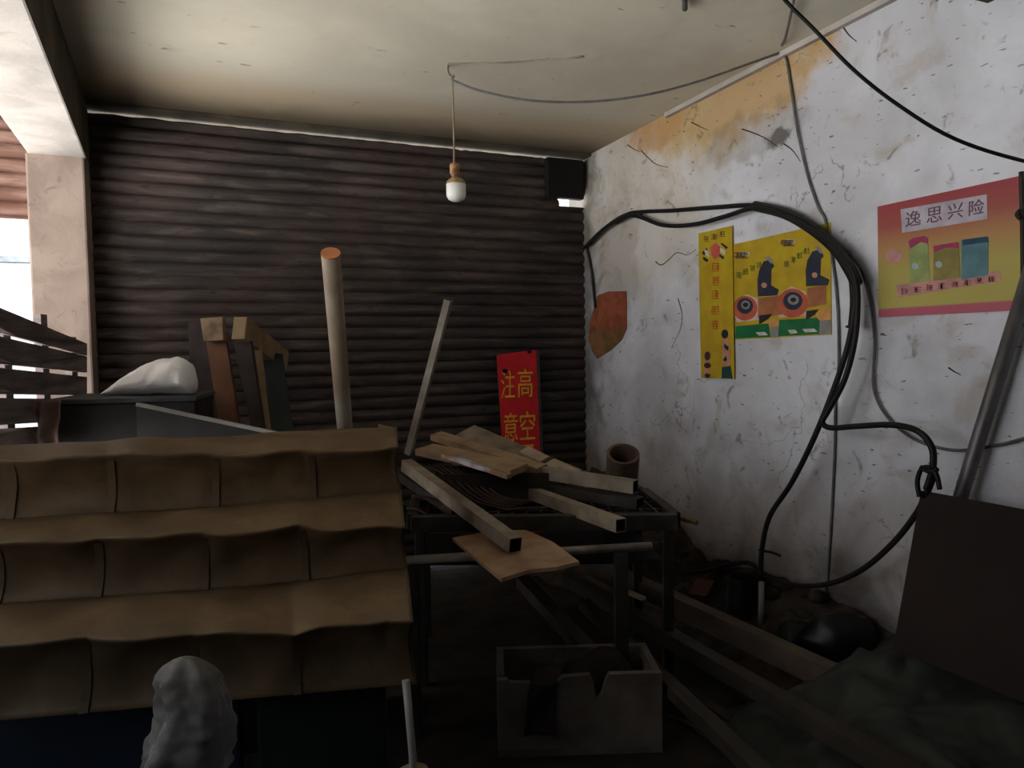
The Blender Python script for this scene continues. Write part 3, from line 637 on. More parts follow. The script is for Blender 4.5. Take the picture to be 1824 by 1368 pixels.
# top flap lying back over the stack, and the folded right edge
def topf(u, v):
    uu = -.25+1.25*u; p = sheet_base(uu, 0)
    return p-hz*.30*v+Vector((0, 0, .02*noise.noise(Vector((uu*5, v, 1)))*math.sin(math.pi*v)-.05*v*v))
o = mesh_obj('top_flap', *surf(topf, 90, 8), M_SHEET, tent, smooth=True); solid(o, .004)
def sidef(u, v):
    k = min(2, int(v*3)); f = tier_fn(k); vv = v*3-k; p = f(1, min(1, vv)); q_ = sheet_base(.97, v)-hz*.2
    return p.lerp(q_, u)+Vector((0, 0, 0))
o = mesh_obj('side_flap', *surf(sidef, 8, 90), M_SHEET, tent, smooth=True); solid(o, .003)
# the stack under the sheet: dark blue drum-like crate
xl = SC['BL']-hz*.10; rt = (SC['BR']-SC['BL']).normalized()
L2 = (SC['BR']-SC['BL']).length
bl_ = SC['BL']+rt*(-.35)-hz*.16; br_ = SC['BR']-hz*.16-rt*.06
tl_ = sheet_base(-.15, .0)-hz*.03; tr_ = sheet_base(.95, .0)-hz*.03
zt_b = SC['BR'].z-.03
def flat(p, z): return Vector((p.x, p.y, z))
o = mesh_obj('blue_crate', *prism8([flat(bl_, 0), flat(bl_+rt*.95, 0), flat(bl_+rt*.95-hz*.3, 0), flat(bl_-hz*.3, 0)], [flat(bl_, zt_b), flat(bl_+rt*.95, zt_b), flat(bl_+rt*.95-hz*.3, zt_b), flat(bl_-hz*.3, zt_b)]), mat('blue_plastic', (30, 40, 52), (24, 32, 42), .5), bevel=.01)
tag(o, 'dark blue crate under the bottom edge of the tan tiered sheet', 'crate')
s0 = bl_+rt*1.0; wd = (br_-s0).dot(rt)
o = mesh_obj('green_crate', *prism8([flat(s0, 0), flat(s0+rt*wd, 0), flat(s0+rt*wd-hz*.28, 0), flat(s0-hz*.28, 0)], [flat(s0, zt_b), flat(s0+rt*wd, zt_b), flat(s0+rt*wd-hz*.28, zt_b), flat(s0-hz*.28, zt_b)]), mat('green_black', (30, 38, 34), (22, 28, 26), .6), bevel=.01)
tag(o, 'blackish green crate under the sheet, between the plastic wrap and the white pipe', 'crate')
o = mesh_obj('dark_stack', *prism8([flat(tl_, 0), flat(tr_, 0), flat(tr_-hz*.28, 0), flat(tl_-hz*.28, 0)], [flat(tl_, 1.1), flat(tr_, 1.1), flat(tr_-hz*.28, 1.08), flat(tl_-hz*.28, 1.08)]), M_DARK)
tag(o, 'dark block carrying the tan tiered sheet from behind', 'block')
# crumpled plastic wrap standing in front of the sheet
def wrapf(u, v):
    cx = 332+(-8)*v+16*math.sin(v*4); wpx = 62-10*math.cos(v*5)*(1-v)+10*v; 
    if v < .12: wpx *= (v/.12)**.5
    a = 2*math.pi*u; c = P(cx, 1168+ (1450-1168)*v, 1.78)
    rr = wpx*1.78/F*(1+.16*noise.noise(Vector((math.cos(a)*1.5, math.sin(a)*1.5, v*4)))+.07*math.sin(a*6+v*3)+.12*noise.noise(Vector((math.cos(a)*4, math.sin(a)*4, v*16))))
    return c+R_*math.cos(a)*rr+D_*math.sin(a)*rr*.6
M_WRAP = mat('dusty_plastic_wrap', (128, 122, 118), (84, 80, 78), .6, 9, bump=1.0, bscale=22, spec=.4, alpha=.6)
o = mesh_obj('plastic_wrap', *surf(wrapf, 48, 50), M_WRAP, smooth=True, weld=True); tag(o, 'upright roll of dusty crumpled clear plastic in front of the tan sheet', 'plastic wrap')
b0_ = P(324, 1445, 1.78)
o = mesh_obj('wrap_stump', *bar(flat(b0_, 0), flat(b0_, b0_.z+.02), .13, .13), M_DARK); tag(o, 'dark stump under the clear plastic roll at the bottom of the picture', 'stump')
o = mesh_obj('white_pipe', *tube([P(723, 1212, 2.0), P(735, 1345, 2.0), flat(P(740, 1400, 2.0), 0)], .011, 12, sub=1), mat('dusty_white', (160, 154, 148), (128, 122, 118)), smooth=True); tag(o, 'thin dusty white pipe upright below the right edge of the tan sheet', 'pipe')
def sackf(u, v):
    a = 2*math.pi*u; b = math.pi*v; c = flat(P(690, 1425, 1.98), 0)+Vector((0, 0, .20))
    d = Vector((math.cos(a)*math.sin(b)*.17, math.sin(a)*math.sin(b)*.12, math.cos(b)*.20))
    return c+d*(1+.22*noise.noise(d*9))
o = mesh_obj('cloth_sack', *surf(sackf, 36, 24), mat('beige_cloth', (168, 150, 122), (136, 120, 98), .95, 8, bump=.4), smooth=True, weld=True); tag(o, 'crumpled beige cloth sack at the bottom, below the white pipe', 'sack')

# ------------------------------------------------------------------ dark box with white bag, planks behind the sheet
dz = .0
o_tl = P(80, 712, 3.35); o_tr = P(348, 706, 3.5); topz = o_tl.z
rtb = (flat(o_tr, 0)-flat(o_tl, 0)); rn = rtb.normalized(); bk = Vector((-rn.y, rn.x, 0))
if bk.dot(D_) < 0: bk = -bk
chest = thing('dark_chest', flat((o_tl+o_tr)/2, 0), 'tall dark chest carrying the white bag behind the tan sheet', 'chest')
q0 = flat(o_tl, 0)+rn*.03; q1 = flat(o_tr, 0); 
mesh_obj('body', *prism8([q0, q1, q1+bk*.5, q0+bk*.5], [flat(v, topz-.025) for v in (q0, q1, q1+bk*.5, q0+bk*.5)]), M_DARK, chest, bevel=.006)
q0 = flat(o_tl, 0)-bk*.015; q1 = flat(o_tr, 0)+rn*.01-bk*.015
mesh_obj('lid', *prism8([flat(v, topz-.025) for v in (q0, q1, q1+bk*.53, q0+bk*.53)], [flat(v, topz) for v in (q0, q1, q1+bk*.53, q0+bk*.53)]), mat('slate_lid', (70, 74, 78), (54, 57, 62), .5), chest, bevel=.006)
prof = [(183, 700), (205, 684), (232, 664), (258, 649), (285, 641), (318, 637), (336, 646), (342, 660), (343, 680), (341, 694), (325, 703), (290, 705), (245, 703), (205, 703)]
bd_ = 3.62
def bagf(u, v):
    x = 183+160*u
    def itp(tab, x):
        for (xa, ya), (xb, yb) in zip(tab, tab[1:]):
            if xa <= x <= xb: return ya+(yb-ya)*(x-xa)/(xb-xa)
        return tab[-1][1]
    yt = itp([(183, 700), (205, 684), (232, 664), (258, 649), (285, 640), (318, 636), (335, 645), (343, 668)], x)
    yb = 703
    a = 2*math.pi*v; cy = (yt+yb)/2; hh = (yb-yt)/2; c = P(x, cy, bd_)
    k = bd_/F
    rr = 1+.10*noise.noise(Vector((u*5, math.cos(a)*1.6, math.sin(a)*1.6)))-.16*abs(noise.noise(Vector((u*7+a*.8, math.cos(a)*2.6, 5))))
    c = c+U_*math.sin(a)*hh*k*rr+D_*math.cos(a)*(.02+hh*k*1.0)*rr
    return Vector((c.x, c.y, max(c.z, topz+.002)))
o = mesh_obj('plastic_bag', *surf(bagf, 40, 36), mat('white_film', (250, 250, 252), (240, 240, 244), .3, 7, bump=.5, bscale=11, spec=.6), smooth=True, weld=True)
b_ = bmesh.new(); b_.from_mesh(o.data); bmesh.ops.holes_fill(b_, edges=[e for e in b_.edges if e.is_boundary]); b_.to_mesh(o.data); b_.free()
tag(o, 'crumpled white plastic bag lying on the dark chest', 'bag')
# dark sheet with a pale upper edge, sloping down to the right
p0, p1 = P(242, 720, 3.3), P(505, 775, 3.35)
o = thing('leaning_board', flat((p0+p1)/2, 0), 'dark board with a pale sloping top edge in front of the chest', 'board')
mesh_obj('panel', *plate([p0-Vector((0, 0, .004)), p1-Vector((0, 0, .004)), flat(p1, 0), flat(p0, 0)], D_*.02), M_DARK, o)
mesh_obj('edge_strip', *bar(p0+D_*.01, p1+D_*.01, .026, .016), mat('pale_edge', (150, 148, 146), (120, 118, 116), .5), o)
def leaner(name, tl, tr, bl, br, dt, db, th, m, label=None, cat='plank', parent=None, ztop=None):
    a, b = P(*tl, dt), P(*tr, dt); c, d = P(*br, db), P(*bl, db)
    if not parent:      # run down to the floor
        k1 = b.z/(b.z-c.z); k2 = a.z/(a.z-d.z); c = b+(c-b)*k1; d = a+(d-a)*k2
    o = mesh_obj(name, *plate([a, b, c, d], (b-a).cross(d-a).normalized()*(-th) if (b-a).cross(d-a).normalized().dot(D_) < 0 else (b-a).cross(d-a).normalized()*th), m, parent, bevel=.003)
    if label: tag(o, label, cat)
    return o
leaner('wood_plank', (334, 568), (362, 566), (344, 765), (392, 765), 4.25, 4.15, .03, M_WOODD, 'dark purplish plank, leftmost of the upright timbers behind the chest')
pl = leaner('wood_plank', (364, 590), (400, 590), (392, 770), (428, 770), 4.15, 4.05, .035, M_WOODB, None)
tag(pl, 'reddish brown upright plank with a pale block nailed across its top', 'plank')
bk_ = mesh_obj('block', *plate([P(356, 567, 4.08), P(396, 564, 4.08), P(398, 606, 4.07), P(362, 608, 4.07)], D_*.05), M_WOOD, pl, bevel=.004); bk_['label'] = 'pale grey-brown wooden block'
fr = thing('timber_frame', flat(P(470, 770, 3.6), 0), 'old timber door frame with a tan top rail leaning among the planks', 'frame')
ta, tb = P(426, 584, 3.95), P(503, 643, 4.55)
mesh_obj('top_rail', *bar(ta, tb, .075, .13), mat('tan_timber', (150, 128, 98), (118, 98, 74), .85, 5, bump=.3), fr, bevel=.004)
def post(name, x0, x1, y0, xb0, xb1, yb, dt, db, th, m):
    a, b, c, d = P(x0, y0, dt), P(x1, y0+2, dt), P(xb1, yb, db), P(xb0, yb, db)
    c = b+(c-b)*(b.z/(b.z-c.z)); d = a+(d-a)*(a.z/(a.z-d.z))
    return mesh_obj(name, *plate([a, b, c, d], D_*th), m, fr, bevel=.003)
post('stile', 415, 446, 604, 448, 470, 768, 4.0, 3.95, .04, M_WOODD)
post('stile', 449, 463, 612, 466, 480, 770, 4.12, 4.0, .03, mat('tan_timber', (1, 1, 1)))
post('panel', 466, 502, 628, 484, 522, 770, 4.35, 4.1, .02, M_TEAL)
# rag at the left of the chest
def ragf(u, v): return P(60+48*u, 712+95*v, 3.3)+D_*(.02*math.sin(u*9+v*2)+.02*noise.noise(Vector((u*3, v*3, 0))))-Vector((0, 0, 0))
o = mesh_obj('cloth_rag', *surf(ragf, 20, 24), mat('taupe_cloth', (126, 104, 96), (92, 76, 72), .95, 7), smooth=True); solid(o, .004); tag(o, 'taupe rag hanging off the left end of the dark chest', 'rag')

# round pole and flat bar standing up in the middle
ptop, pbt = P(589, 452, 3.15), P(613, 765, 3.95); d_ = pbt-ptop; pfl = ptop+d_*(ptop.z/(ptop.z-pbt.z)); pfl.y = min(pfl.y, YB-.09)
pole = thing('round_pole', flat(pfl, 0), 'thick pale round pole with an orange-brown cut end rising behind the sheet', 'pole')
ax = (ptop-pfl).normalized()
mesh_obj('shaft', *tube([ptop, pfl], .042, 28, sub=1), mat('pale_pole', (186, 176, 160), (150, 132, 112), .45, 5, stretch=(1, 1, .3)), pole, smooth=False)
mesh_obj('cut_end', *tube([ptop+ax*.006, ptop-ax*.002], .0425, 28, sub=1), mat('orange_wood', (196, 128, 84), (168, 104, 66), .8, 8), pole)
for p in pole.children[0].data.polygons: p.use_smooth = len(p.vertices) == 4
ft, fbm = P(799, 534, 3.45), P(727, 808, 3.75)
o = mesh_obj('square_tube', *bar(fbm, ft, .034, .034, roll=.5, hollow=.003), M_STEEL); tag(o, 'slim grey square tube leaning upright left of the red sign', 'tube')
o2 = P(733, 812, 3.8)

# ------------------------------------------------------------------ red sign
st, sb = YB-.30, YB-.14
def onS(px, py, k=0): 
    # plane of the sign: leans back against the shutter
    p0 = onY(890, 630, YB-.10); p1 = onY(890, 900, YB-.32)
    dn = (p1-p0).normalized(); nr = Vector((1, 0, 0)).cross(dn).normalized(); r = ray(px, py)
    t = (p0-EYE).dot(nr)/r.dot(nr); q = EYE+r*t; return q+(nr*k if nr.dot(D_) < 0 else -nr*k)
sign = thing('warning_sign', flat(onS(920, 900), 0), 'red sign board with yellow Chinese characters leaning on the shutter', 'sign')
a, b = onS(886, 632), onS(955, 623); c, d = onS(966, 900), onS(902, 900)
kf = a.z/(a.z-d.z); c = b+(c-b)*(b.z/(b.z-c.z)); d = a+(d-a)*kf
dnv = (d-a).normalized(); nv = Vector((1, 0, 0)).cross(dnv).normalized(); nv = nv if nv.dot(D_) > 0 else -nv
mesh_obj('face', *plate([a, b, c, d], nv*.012), M_RED, sign)
mesh_obj('edge', *plate([b+Vector((.002, 0, 0)), b+Vector((.038, .03, -.01)), c+Vector((.038, .03, 0)), c+Vector((.002, 0, 0))], nv*.012), mat('grey_green_edge', (84, 88, 84), (66, 70, 66)), sign)
mesh_obj('backing', *plate([a+nv*.014, b+nv*.014, c+nv*.014, d+nv*.014], nv*.014), M_STEELD, sign)
for ch, x0, x1, y0, y1 in (('高', 922, 949, 657, 708), ('注', 892, 917, 660, 710), ('空', 926, 953, 733, 784), ('意', 897, 922, 736, 787)):
    o_ = onS(x0, y1, .002); e = onS(x1, y1, .002); w_ = (e-o_).length; t_ = onS(x0+(x1-x0)*.0, y0, .002)
    gl = glyph(ch, 'character', sign, M_GOLD, o_, Vector((1, 0, 0)), (t_-o_).normalized(), w_, (t_-o_).length, nv, .004)
mesh_obj('character', *plate([onS(926, 793, .002), onS(950, 791, .002), onS(950, 797, .002), onS(926, 798, .002)], nv*-.002), M_GOLD, sign)
for x, y, r in ((943, 627, 4), (899, 661, 5)): mesh_obj('hole', *plate([onS(x+r*math.cos(i*math.pi/5), y+r*.8*math.sin(i*math.pi/5), .004) for i in range(10)], nv*.002), M_BLACKR, sign)

# ------------------------------------------------------------------ table frame
TZ = .78
def T(px, d): # point at table height
    # choose py for z = TZ at given camera depth
    r0 = ray(px, 684); return Vector(((EYE+r0*d).x, (EYE+r0*d).y, TZ))
fl, fr_, bl2, br2 = T(728, 3.25), T(1205, 3.22), T(740, 3.85), T(1144, 3.85)
tab = thing('work_table', flat((fl+br2)/2, 0), 'dark steel frame table heaped with tubes and planks', 'table')
zz = Vector((0, 0, -.035))
for p_, q_ in ((fl, fr_), (bl2, br2), (fl, bl2), (fr_, br2)): 
    k = 0 if (p_, q_) in ((fl, fr_), (bl2, br2)) else 1
    dd = (q_-p_).normalized()*.026*k
    mesh_obj('rim', *bar(p_+zz/2+dd, q_+zz/2-dd, .05, .07), mat('worn_dark_iron', (72, 69, 63), (46, 43, 39), .6, 9, metal=.3), tab, bevel=.003)
for p_ in (fl, fr_, bl2, br2):
    c_ = p_+((fl+br2)/2-p_)*.06; mesh_obj('leg', *bar(flat(c_, 0), flat(c_, TZ-.05), .045, .045), M_STEELD, tab, bevel=.003)
ctr = lambda u, v: fl.lerp(fr_, u).lerp(bl2.lerp(br2, u), v)
mesh_obj('grille', *merge(*[bar(ctr(.02, i/8), ctr(.98, i/8), .012, .008) for i in range(1, 8)]+[bar(ctr(i/18, .03)+Vector((0, 0, .006)), ctr(i/18, .97)+Vector((0, 0, .006)), .008, .006) for i in range(1, 18)]), M_STEELD, tab)
mesh_obj('tray', *plate([flat(v, TZ-.045) for v in (ctr(.03, .05), ctr(.97, .05), ctr(.97, .97), ctr(.03, .97))], Vector((0, 0, .004))), M_DARK, tab)
mesh_obj('shelf', *plate([flat(v, .55) for v in (ctr(.04, .1), ctr(.96, .1), ctr(.96, .95), ctr(.04, .95))], Vector((0, 0, .02))), M_DARK, tab)
# trestle in front
r0_, r1_ = P(880, 974, 2.92), P(1160, 949, 3.02); r1_.z = r0_.z = .715
tr = thing('trestle', flat((r0_+r1_)/2, 0), 'low pipe trestle in front of the table carrying the loose board', 'trestle')
mesh_obj('rail', *tube([r0_-(r1_-r0_)*.6, r1_], .018, 14, sub=1), mat('worn_pipe', (150, 142, 130), (112, 102, 92), .5, 12), tr, smooth=True)
for t_ in (-.5, .80): c_ = r0_+(r1_-r0_)*t_; mesh_obj('leg', *bar(flat(c_, 0), c_-Vector((0, 0, .015)), .055, .055), M_STEELD, tr, bevel=.003)
# loose board
bz = .735
poly = [onZ(806, 958, bz), onZ(860, 948, bz), onZ(928, 940, bz), onZ(985, 965, bz), onZ(1032, 1000, bz), onZ(990, 1010, bz), onZ(945, 1014, bz), onZ(893, 1030, bz), onZ(850, 995, bz)]
o = mesh_obj('particle_board', *plate(poly, Vector((0, 0, -.014))), mat('tan_board', (176, 146, 116), (150, 120, 94), .9, 8, bump=.2)); tag(o, 'rough tan board lying over the trestle with a tube end resting on it', 'board')
# scrap bundle under the heap
o = thing('scrap_box', ctr(.3, .75), 'dark shallow box of scrap under the planks on the table', 'box')
q = [ctr(.08, .55), ctr(.62, .55), ctr(.62, .98), ctr(.08, .98)]
for i in range(4): 
    a_, b_ = q[i]+Vector((0, 0, .085)), q[(i+1) % 4]+Vector((0, 0, .085)); sh_ = (b_-a_).normalized()*(.012 if i % 2 else 0)
    mesh_obj('side', *bar(a_+sh_, b_-sh_, .015, .13), M_WOODD, o)
mesh_obj('bottom', *plate([v+Vector((0, 0, .02)) for v in q], Vector((0, 0, .006))), M_WOODD, o)

GT = 'tubes and planks heaped on the table'
def bore(o):
    o.data.materials.append(mat('dark_bore', (22, 17, 15), (14, 11, 10), .9))  # inner faces of the tubes get a near-black colour
    for p in o.data.polygons:
        if p.index % 4 == 1: p.material_index = 1
def hollow(pa, da, pb, db, w, h, m, label, roll=0, wall=.003):
    o = mesh_obj('square_tube', *bar(P(*pa, da), P(*pb, db), w, h, hollow=wall, roll=roll), m); bore(o); return tag(o, label, 'tube')
M_TUBE = mat('dusty_square_tube', (158, 148, 132), (120, 106, 90), .6, 9, metal=.15, bump=.15)
hollow((724, 828), 3.75, (918, 971), 2.86, .058, .060, M_TUBE, 'long square steel tube running toward the viewer, its open end on the tan board')
hollow((812, 818), 3.95, (1132, 867), 3.36, .058, .060, M_TUBE, 'longest dusty square tube, open end just left of the upright drum')
hollow((850, 850), 3.9, (1140, 896), 3.33, .078, .048, M_STEELD, 'dark flat square tube lying directly under the longest dusty tube')
hollow((920, 868), 3.75, (1106, 936), 3.0, .054, .056, M_TUBE, 'short square tube with dried cement on it, end over the front table rim')
hollow((700, 838), 3.9, (812, 912), 3.3, .045, .045, M_STEELD, 'dark square tube at the left end of the table, mostly behind the sheet')
def plk(pa, da, pb, db, w, h, m, label, roll=0, parts=None):
    o = mesh_obj('wood_plank', *bar(P(*pa, da), P(*pb, db), w, h, roll=roll, nseg=10, jit=.004), m, bevel=.002); return tag(o, label, 'plank')
M_PL = mat('dusty_plank', (162, 136, 106), (124, 102, 80), .9, 7, bump=.35)
M_PL2 = mat('grey_plank', (146, 130, 112), (108, 94, 80), .9, 7, bump=.35)
plk((828, 768), 4.2, (1050, 862), 3.75, .17, .02, M_PL2, 'wide grey-brown plank at the back of the heap, below the red sign', roll=.25)
plk((776, 776), 4.05, (965, 836), 3.62, .085, .035, M_PL, 'brown plank with a thick edge starting at the upper left of the heap', roll=.15)
plk((756, 800), 3.9, (925, 838), 3.5, .14, .035, M_PL, 'tan plank whose blunt end butts against the longest tube', roll=.1)
pk1 = plk((934, 802), 3.98, (1056, 862), 3.6, .07, .02, mat('pale_lath', (176, 158, 134), (146, 128, 106), .85, 7), 'pale lath bound with two dark bands, in front of the red sign', roll=.35)
for t_ in (.36, .80):
    a_ = P(934, 802, 3.98).lerp(P(1056, 862, 3.6), t_); dd = (P(1056, 862, 3.6)-P(934, 802, 3.98)).normalized()
    mesh_obj('band', *bar(a_-dd*.012, a_+dd*.012, .082, .03, roll=.35), M_RUST, pk1)
g = G('painted_stick', .8); nn = g.noise(6, 4, .5)
M_STK = g.done(g.mix(g.ramp(nn, .4, .6), (178, 176, 190), (140, 108, 82)), nn, .3)
plk((790, 811), 3.62, (908, 849), 3.36, .035, .022, M_STK, 'stick flecked with whitish paint and orange rust lying under the tan plank')
plk((1148, 903), 3.55, (1240, 932), 3.3, .022, .02, mat('ochre_stick', (134, 112, 70), (100, 84, 56), .9), 'thin ochre stick poking out toward the white wall')
for i in range(6):
    pts_ = [P(765+i*12, 828+i*1.5, 3.8-.03*i), P(790+i*14, 846+i*3, 3.65), P(818+i*14, 872+i*2, 3.5), P(850+i*12, 894-i, 3.42), P(902+i*9, 908-i*3, 3.38)]
    o = mesh_obj('bent_rod', *tube(pts_, .0065, 8), M_RUST, smooth=True)
    tag(o, 'bent dark rod on the table, '+('nearest to the long tube resting on the board', 'second from the long tube resting on the board', 'third from the long tube resting on the board', 'third from the painted stick', 'second from the painted stick', 'closest to the painted stick')[i], 'rod', 'bent rods on the table')
for i, (pa, pb) in enumerate((((735, 884), (800, 902)), ((726, 905), (760, 918)), ((850, 918), (975, 905)))):
    o = mesh_obj('scrap_rod', *tube([P(*pa, 3.4), P((pa[0]+pb[0])/2, (pa[1]+pb[1])/2-4, 3.38), P(*pb, 3.36)], .010-.001*i, 8), M_RUST, smooth=True)
    tag(o, ('curved pale-brown rod end beside the right edge of the tan sheet', 'short rod stub just above the left front corner of the table', 'straight rusty rod lying along the front rim of the table')[i], 'rod')

# upright drum/roll beside the wall
ct, cbm = P(1110, 808, 3.95), None
base = Vector((ct.x+D_.x*.55+.03, ct.y+D_.y*.55, 0.02)); axd = (ct-base).normalized()
o = mesh_obj('cardboard_tube', *pipe(base, ct, .09, .074, 32), mat('cardboard', (112, 92, 76), (86, 70, 58), .9, 5), smooth=False); tag(o, 'wide open brown cardboard tube standing by the wall beyond the table', 'tube')

# ------------------------------------------------------------------ polystyrene box
fbL, fbR = onZ(888, 1350, 0), onZ(1180, 1340, 0); rr = (fbR-fbL).normalized(); bb = Vector((-rr.y, rr.x, 0)); bb = bb if bb.dot(D_) > 0 else -bb
wd = (fbR-fbL).length; dp = .29; hh = .31; th = .028
fx_ = thing('foam_box', (fbL+fbR)/2, 'dirty white foam box on the floor with a broken front rim', 'box')
M_FOAM = mat('dirty_foam', (128, 118, 108), (88, 80, 74), .95, 5, bump=.3)
def Bx(u, v, z): return fbL+rr*(u*wd)+bb*(v*dp)+Vector((0, 0, z))
mesh_obj('bottom', *prism8([Bx(0, 0, 0), Bx(1, 0, 0), Bx(1, 1, 0), Bx(0, 1, 0)], [Bx(0, 0, th), Bx(1, 0, th), Bx(1, 1, th), Bx(0, 1, th)]), M_FOAM, fx_)
prof = [(0, .30), (.06, .30), (.075, .288), (.2, .286), (.215, .16), (.26, .10), (.31, .11), (.35, .18), (.37, .29), (.40, .305), (.56, .31), (.58, .285), (.60, .21), (.63, .23), (.66, .29), (.68, .31), (1, .31)]
poly = [Bx(0, 0, th)]+[Bx(u, 0, z) for u, z in prof]+[Bx(1, 0, th)]
o = mesh_obj('front', *plate(poly, bb*th), M_FOAM, fx_)
k = th/wd; k2 = th/dp
mesh_obj('back', *prism8([Bx(0, 1-k2, th), Bx(1, 1-k2, th), Bx(1, 1, th), Bx(0, 1, th)], [Bx(0, 1-k2, hh), Bx(1, 1-k2, hh), Bx(1, 1, hh), Bx(0, 1, hh)]), M_FOAM, fx_, bevel=.004)
for a_ in (0, 1-k): mesh_obj('side', *prism8([Bx(a_, k2, th), Bx(a_+k, k2, th), Bx(a_+k, 1-k2, th), Bx(a_, 1-k2, th)], [Bx(a_, k2, hh), Bx(a_+k, k2, hh), Bx(a_+k, 1-k2, hh), Bx(a_, 1-k2, hh)]), M_FOAM, fx_, bevel=.004)
def ragb(u, v):
    x = .19+.17*u; 
    if v < .45: s = v/.45; p = Bx(x+.05*(1-s), .5*(1-s)-.03, .29-.02*math.sin(s*3))
    else: s = (v-.45)/.55; p = Bx(x-.03*s, -.035-.02*math.sin(s*2), .29-.20*s)
    return p+noise.noise_vector(Vector((u*2.5, v*4, 3)))*.012
o = mesh_obj('dark_rag', *surf(ragb, 14, 26), mat('dark_cloth', (52, 40, 36), (36, 28, 26), .95), smooth=True); solid(o, .005); tag(o, 'dark rag hanging over the broken front of the foam box', 'rag')
def lumpf(c, r, seed, zmin=0):
    def f(u, v):
        a = 2*math.pi*u; b = math.pi*v; d = Vector((math.cos(a)*math.sin(b)*r[0], math.sin(a)*math.sin(b)*r[1], math.cos(b)*r[2]))
        p = c+d*(1+.3*noise.noise(d*6+Vector((seed, 0, 0)))+.12*noise.noise(d*17+Vector((seed, 4, 0))))
        return Vector((p.x, p.y, max(p.z, zmin)))
    return f
o = mesh_obj('brown_sack', *surf(lumpf(Bx(.66, .55, .19), (.15, .11, .15), 3, th+.002), 28, 20), mat('brown_black_sack', (44, 34, 32), (30, 24, 23), .9), smooth=True, weld=True); tag(o, 'dark brown crumpled sack stuffed inside the foam box', 'sack')

# ------------------------------------------------------------------ long beams on the floor
def longbar(name, pa, da, pb, db, w, h, m, label, cat='beam', roll=0):
    a_, b_ = P(*pa, da), P(*pb, db); return tag(mesh_obj(name, *bar(a_, b_, w, h, roll=roll, nseg=14, jit=.003), m, bevel=.003), label, cat)
M_B1 = mat('dusty_beam', (104, 90, 78), (76, 65, 56), .85, 5, bump=.2); M_B2 = mat('dark_beam', (62, 55, 47), (44, 38, 33), .85, 5, bump=.2)
b1 = P(1040, 1000, 4.3); b2 = P(1870, 1388, 2.35)
WEB = 1
def channel(p0, p1, w, h, t=.012):
    d, s, u = frame_dirs(p0, p1); 
    A_ = bar(p0+u*(h/2-t/2), p1+u*(h/2-t/2), w, t); B_ = bar(p0-u*(h/2-t/2), p1-u*(h/2-t/2), w, t); C_ = bar(p0+s*WEB*(w/2-t/2), p1+s*WEB*(w/2-t/2), t, h-2*t)
    return merge(A_, B_, C_)
o = mesh_obj('steel_beam', *channel(b1, b2, .075, .10), M_B1); tag(o, 'longest steel beam with a pale top flange running diagonally over the floor', 'beam')
longbar('wood_beam', (1010, 1030), 4.1, (1700, 1430), 2.12, .07, .07, M_B2, 'dark beam parallel to the long steel beam, just in front of it')
longbar('wood_beam', (1040, 1075), 3.6, (1420, 1440), 2.1, .06, .05, M_B2, 'shorter dark beam right of the foam box')
longbar('wood_beam', (930, 1035), 3.7, (1100, 1215), 2.85, .07, .06, mat('plum_beam', (70, 56, 54), (50, 40, 40), .85), 'plum-brown beam sloping down under the table toward the foam box')
longbar('wood_offcut', (1098, 1045), 3.4, (1146, 1066), 3.2, .03, .015, M_PL2, 'small pale offcut of lath lying on the beams under the table', 'offcut')
o = mesh_obj('thin_cord', *tube([onZ(1185, 1272, .015), onZ(1250, 1300, .015), onZ(1330, 1330, .015), onZ(1400, 1372, .015)], .005, 8), mat('ochre_cord', (104, 88, 62)), smooth=True); tag(o, 'thin ochre cord on the floor right of the foam box', 'cord')
for i, (pa, pb, z) in enumerate((((1210, 1230), (1480, 1400), .03), ((1320, 1230), (1560, 1368), .035))):
    o = mesh_obj('floor_lath', *bar(onZ(*pa, z), onZ(*pb, z), .05, .05, nseg=8, jit=.003), M_B2); tag(o, ('low dark lath lying flat between the ochre cord and the beams', 'low dark lath lying flat between the two long beams')[i], 'lath')

# ------------------------------------------------------------------ rubble heaped against the wall
wt = [(onWall(1120, 852), .0), (onWall(1148, 872), 0), (onWall(1170, 905), 0), (onWall(1205, 930), 0), (onWall(1235, 965), 0), (onWall(1262, 998), 0), (onWall(1350, 1020), 0), (onWall(1480, 1065), 0), (onWall(1580, 1120), 0), (onWall(1700, 1200), 0), (onWall(1850, 1300), 0)]
wt = sorted([(p.y, p.z) for p, _ in wt])
def top_at(y):
    if y <= wt[0][0]: return max(.08, wt[0][1])
    for (ya, za), (yb_, zb2) in zip(wt, wt[1:]):
        if ya <= y <= yb_: return za+(zb2-za)*(y-ya)/(yb_-ya)
    return wt[-1][1]
print('heap', wt)
def heap(u, v):
    y = 1.2+(4.9-1.2)*v; hgt = top_at(y)
    x = XR-.004-u*(.28+.75*hgt)
    z = hgt*(1-u)**.8
    n = noise.fractal(Vector((x*5, y*5, 1)), 1, 2, 4)*.06*(0 if u == 0 else 1)+.02*noise.noise(Vector((y*14, 0, 3)))
    return Vector((x, y, max(.004, z+n)))
V, Fc = surf(heap, 34, 110)
M_RUB = mat('dark_rubble', (74, 62, 52), (38, 32, 28), .95, 9, bump=1, bscale=26)
def onheap(px, py):          # walk a ray until it meets the heap or floor
    r = ray(px, py); t = 1.5
    while t < 6:
        p = EYE+r*t; hgt = top_at(p.y); u = (XR-.004-p.x)/(.28+.75*hgt)
        z = hgt*max(0, 1-u)**.8 if u < 1 else 0
        if p.z <= z or p.x >= XR: return Vector((min(p.x, XR-.02), p.y, max(z, 0)))
        t += .01
    return p
parts_ = [(V, Fc)]
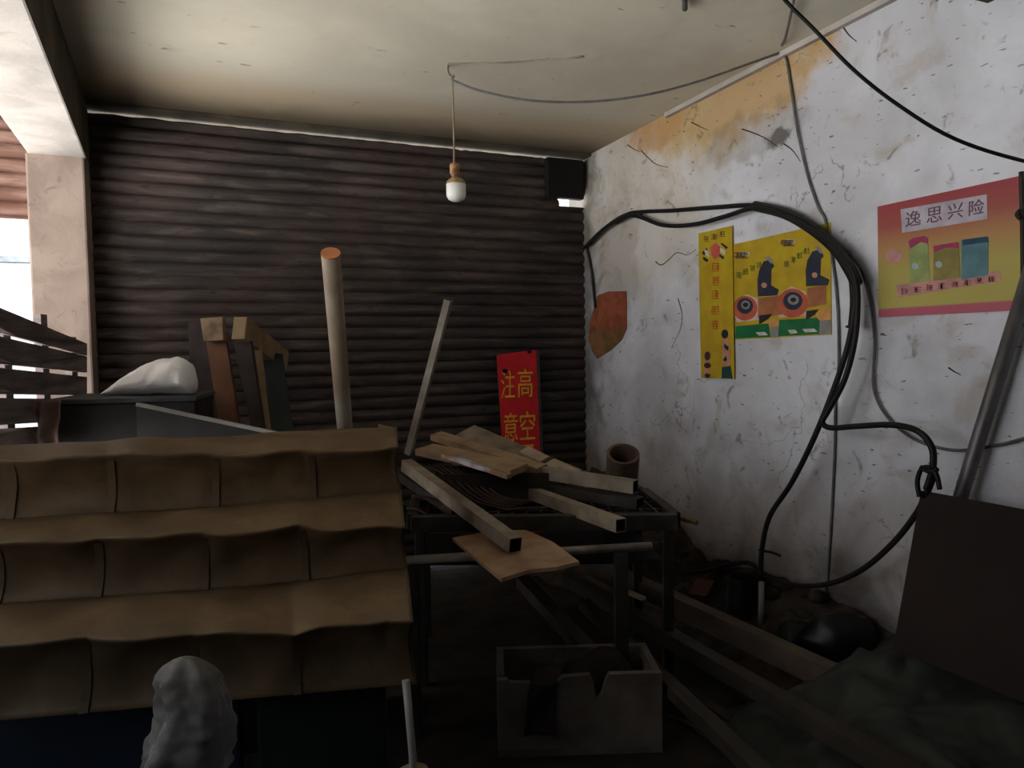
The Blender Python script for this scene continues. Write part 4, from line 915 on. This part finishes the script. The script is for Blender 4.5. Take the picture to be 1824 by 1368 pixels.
for i in range(40):
    c = onheap(random.uniform(1150, 1600), random.uniform(970, 1120)); r = random.uniform(.015, .05); c.x = min(c.x, XR-.075)
    parts_.append(surf(lumpf(c+Vector((0, 0, r*.2)), (r, r*random.uniform(.7, 1.3), r*.7), i*3.7), 10, 7))
V, Fc = merge(*parts_)
o = mesh_obj('rubble', V, Fc, M_RUB, smooth=False); tag(o, 'dark rubble and dirt heaped along the foot of the white wall', 'rubble', kind='stuff')
c = onheap(1262, 1072)
o = mesh_obj('brick', *bar(c+Vector((-.09, -.02, .03)), c+Vector((.06, .10, .06)), .10, .055), mat('dull_red_brick', (104, 64, 52), (84, 52, 44), .9), bevel=.004); tag(o, 'dull red brick half buried in the rubble above the long beam', 'brick')
c = onheap(1318, 1090)
o = mesh_obj('tin', *pipe(c+Vector((0, 0, -.02)), c+Vector((.02, 0, .18)), .075, .07, 24), M_BLACKR); tag(o, 'black tin standing in the rubble left of the white pipe stub', 'tin')
c = onheap(1356, 1108)
o = mesh_obj('pipe_stub', *tube([c-Vector((0, 0, .03)), c+Vector((0, 0, .2))], .014, 12, sub=1), mat('dusty_white', (1, 1, 1)), smooth=True); tag(o, 'upright whitish pipe stub in the rubble under the hanging cable', 'pipe')
for i, (px, py, r, lb) in enumerate(((1418, 1146, (.09, .08, .06), 'small black bag on the rubble near the long beam'), (1500, 1150, (.17, .13, .10), 'larger black bag lying between the rubble and the brown board'))):
    c = onheap(px, py); o = mesh_obj('black_bag', *surf(lumpf(c+Vector((0, 0, .03)), r, 11+i), 26, 18), mat('black_film', (20, 24, 24), (14, 16, 16), .4), smooth=True, weld=True); tag(o, lb, 'bag')
# crumpled tarpaulin at the right bottom
def tarp(u, v):
    x = XR-.03-.95*u; y = .75+1.65*v
    e = min(1-u, v, 1-v)*5; z = (.36*(1-u)**.8+.09*abs(noise.fractal(Vector((x*3, y*3, 2)), 1, 2, 4))+.02*math.sin(y*15+x*9))*min(1, e+.1)
    return Vector((x, y, max(.012, z)))
o = mesh_obj('tarpaulin', *surf(tarp, 60, 90), mat('grey_green_tarp', (54, 56, 50), (36, 38, 34), .6, 4, bump=.4), smooth=True); solid(o, .003); tag(o, 'crumpled grey-green tarpaulin on the floor below the brown board', 'tarpaulin')
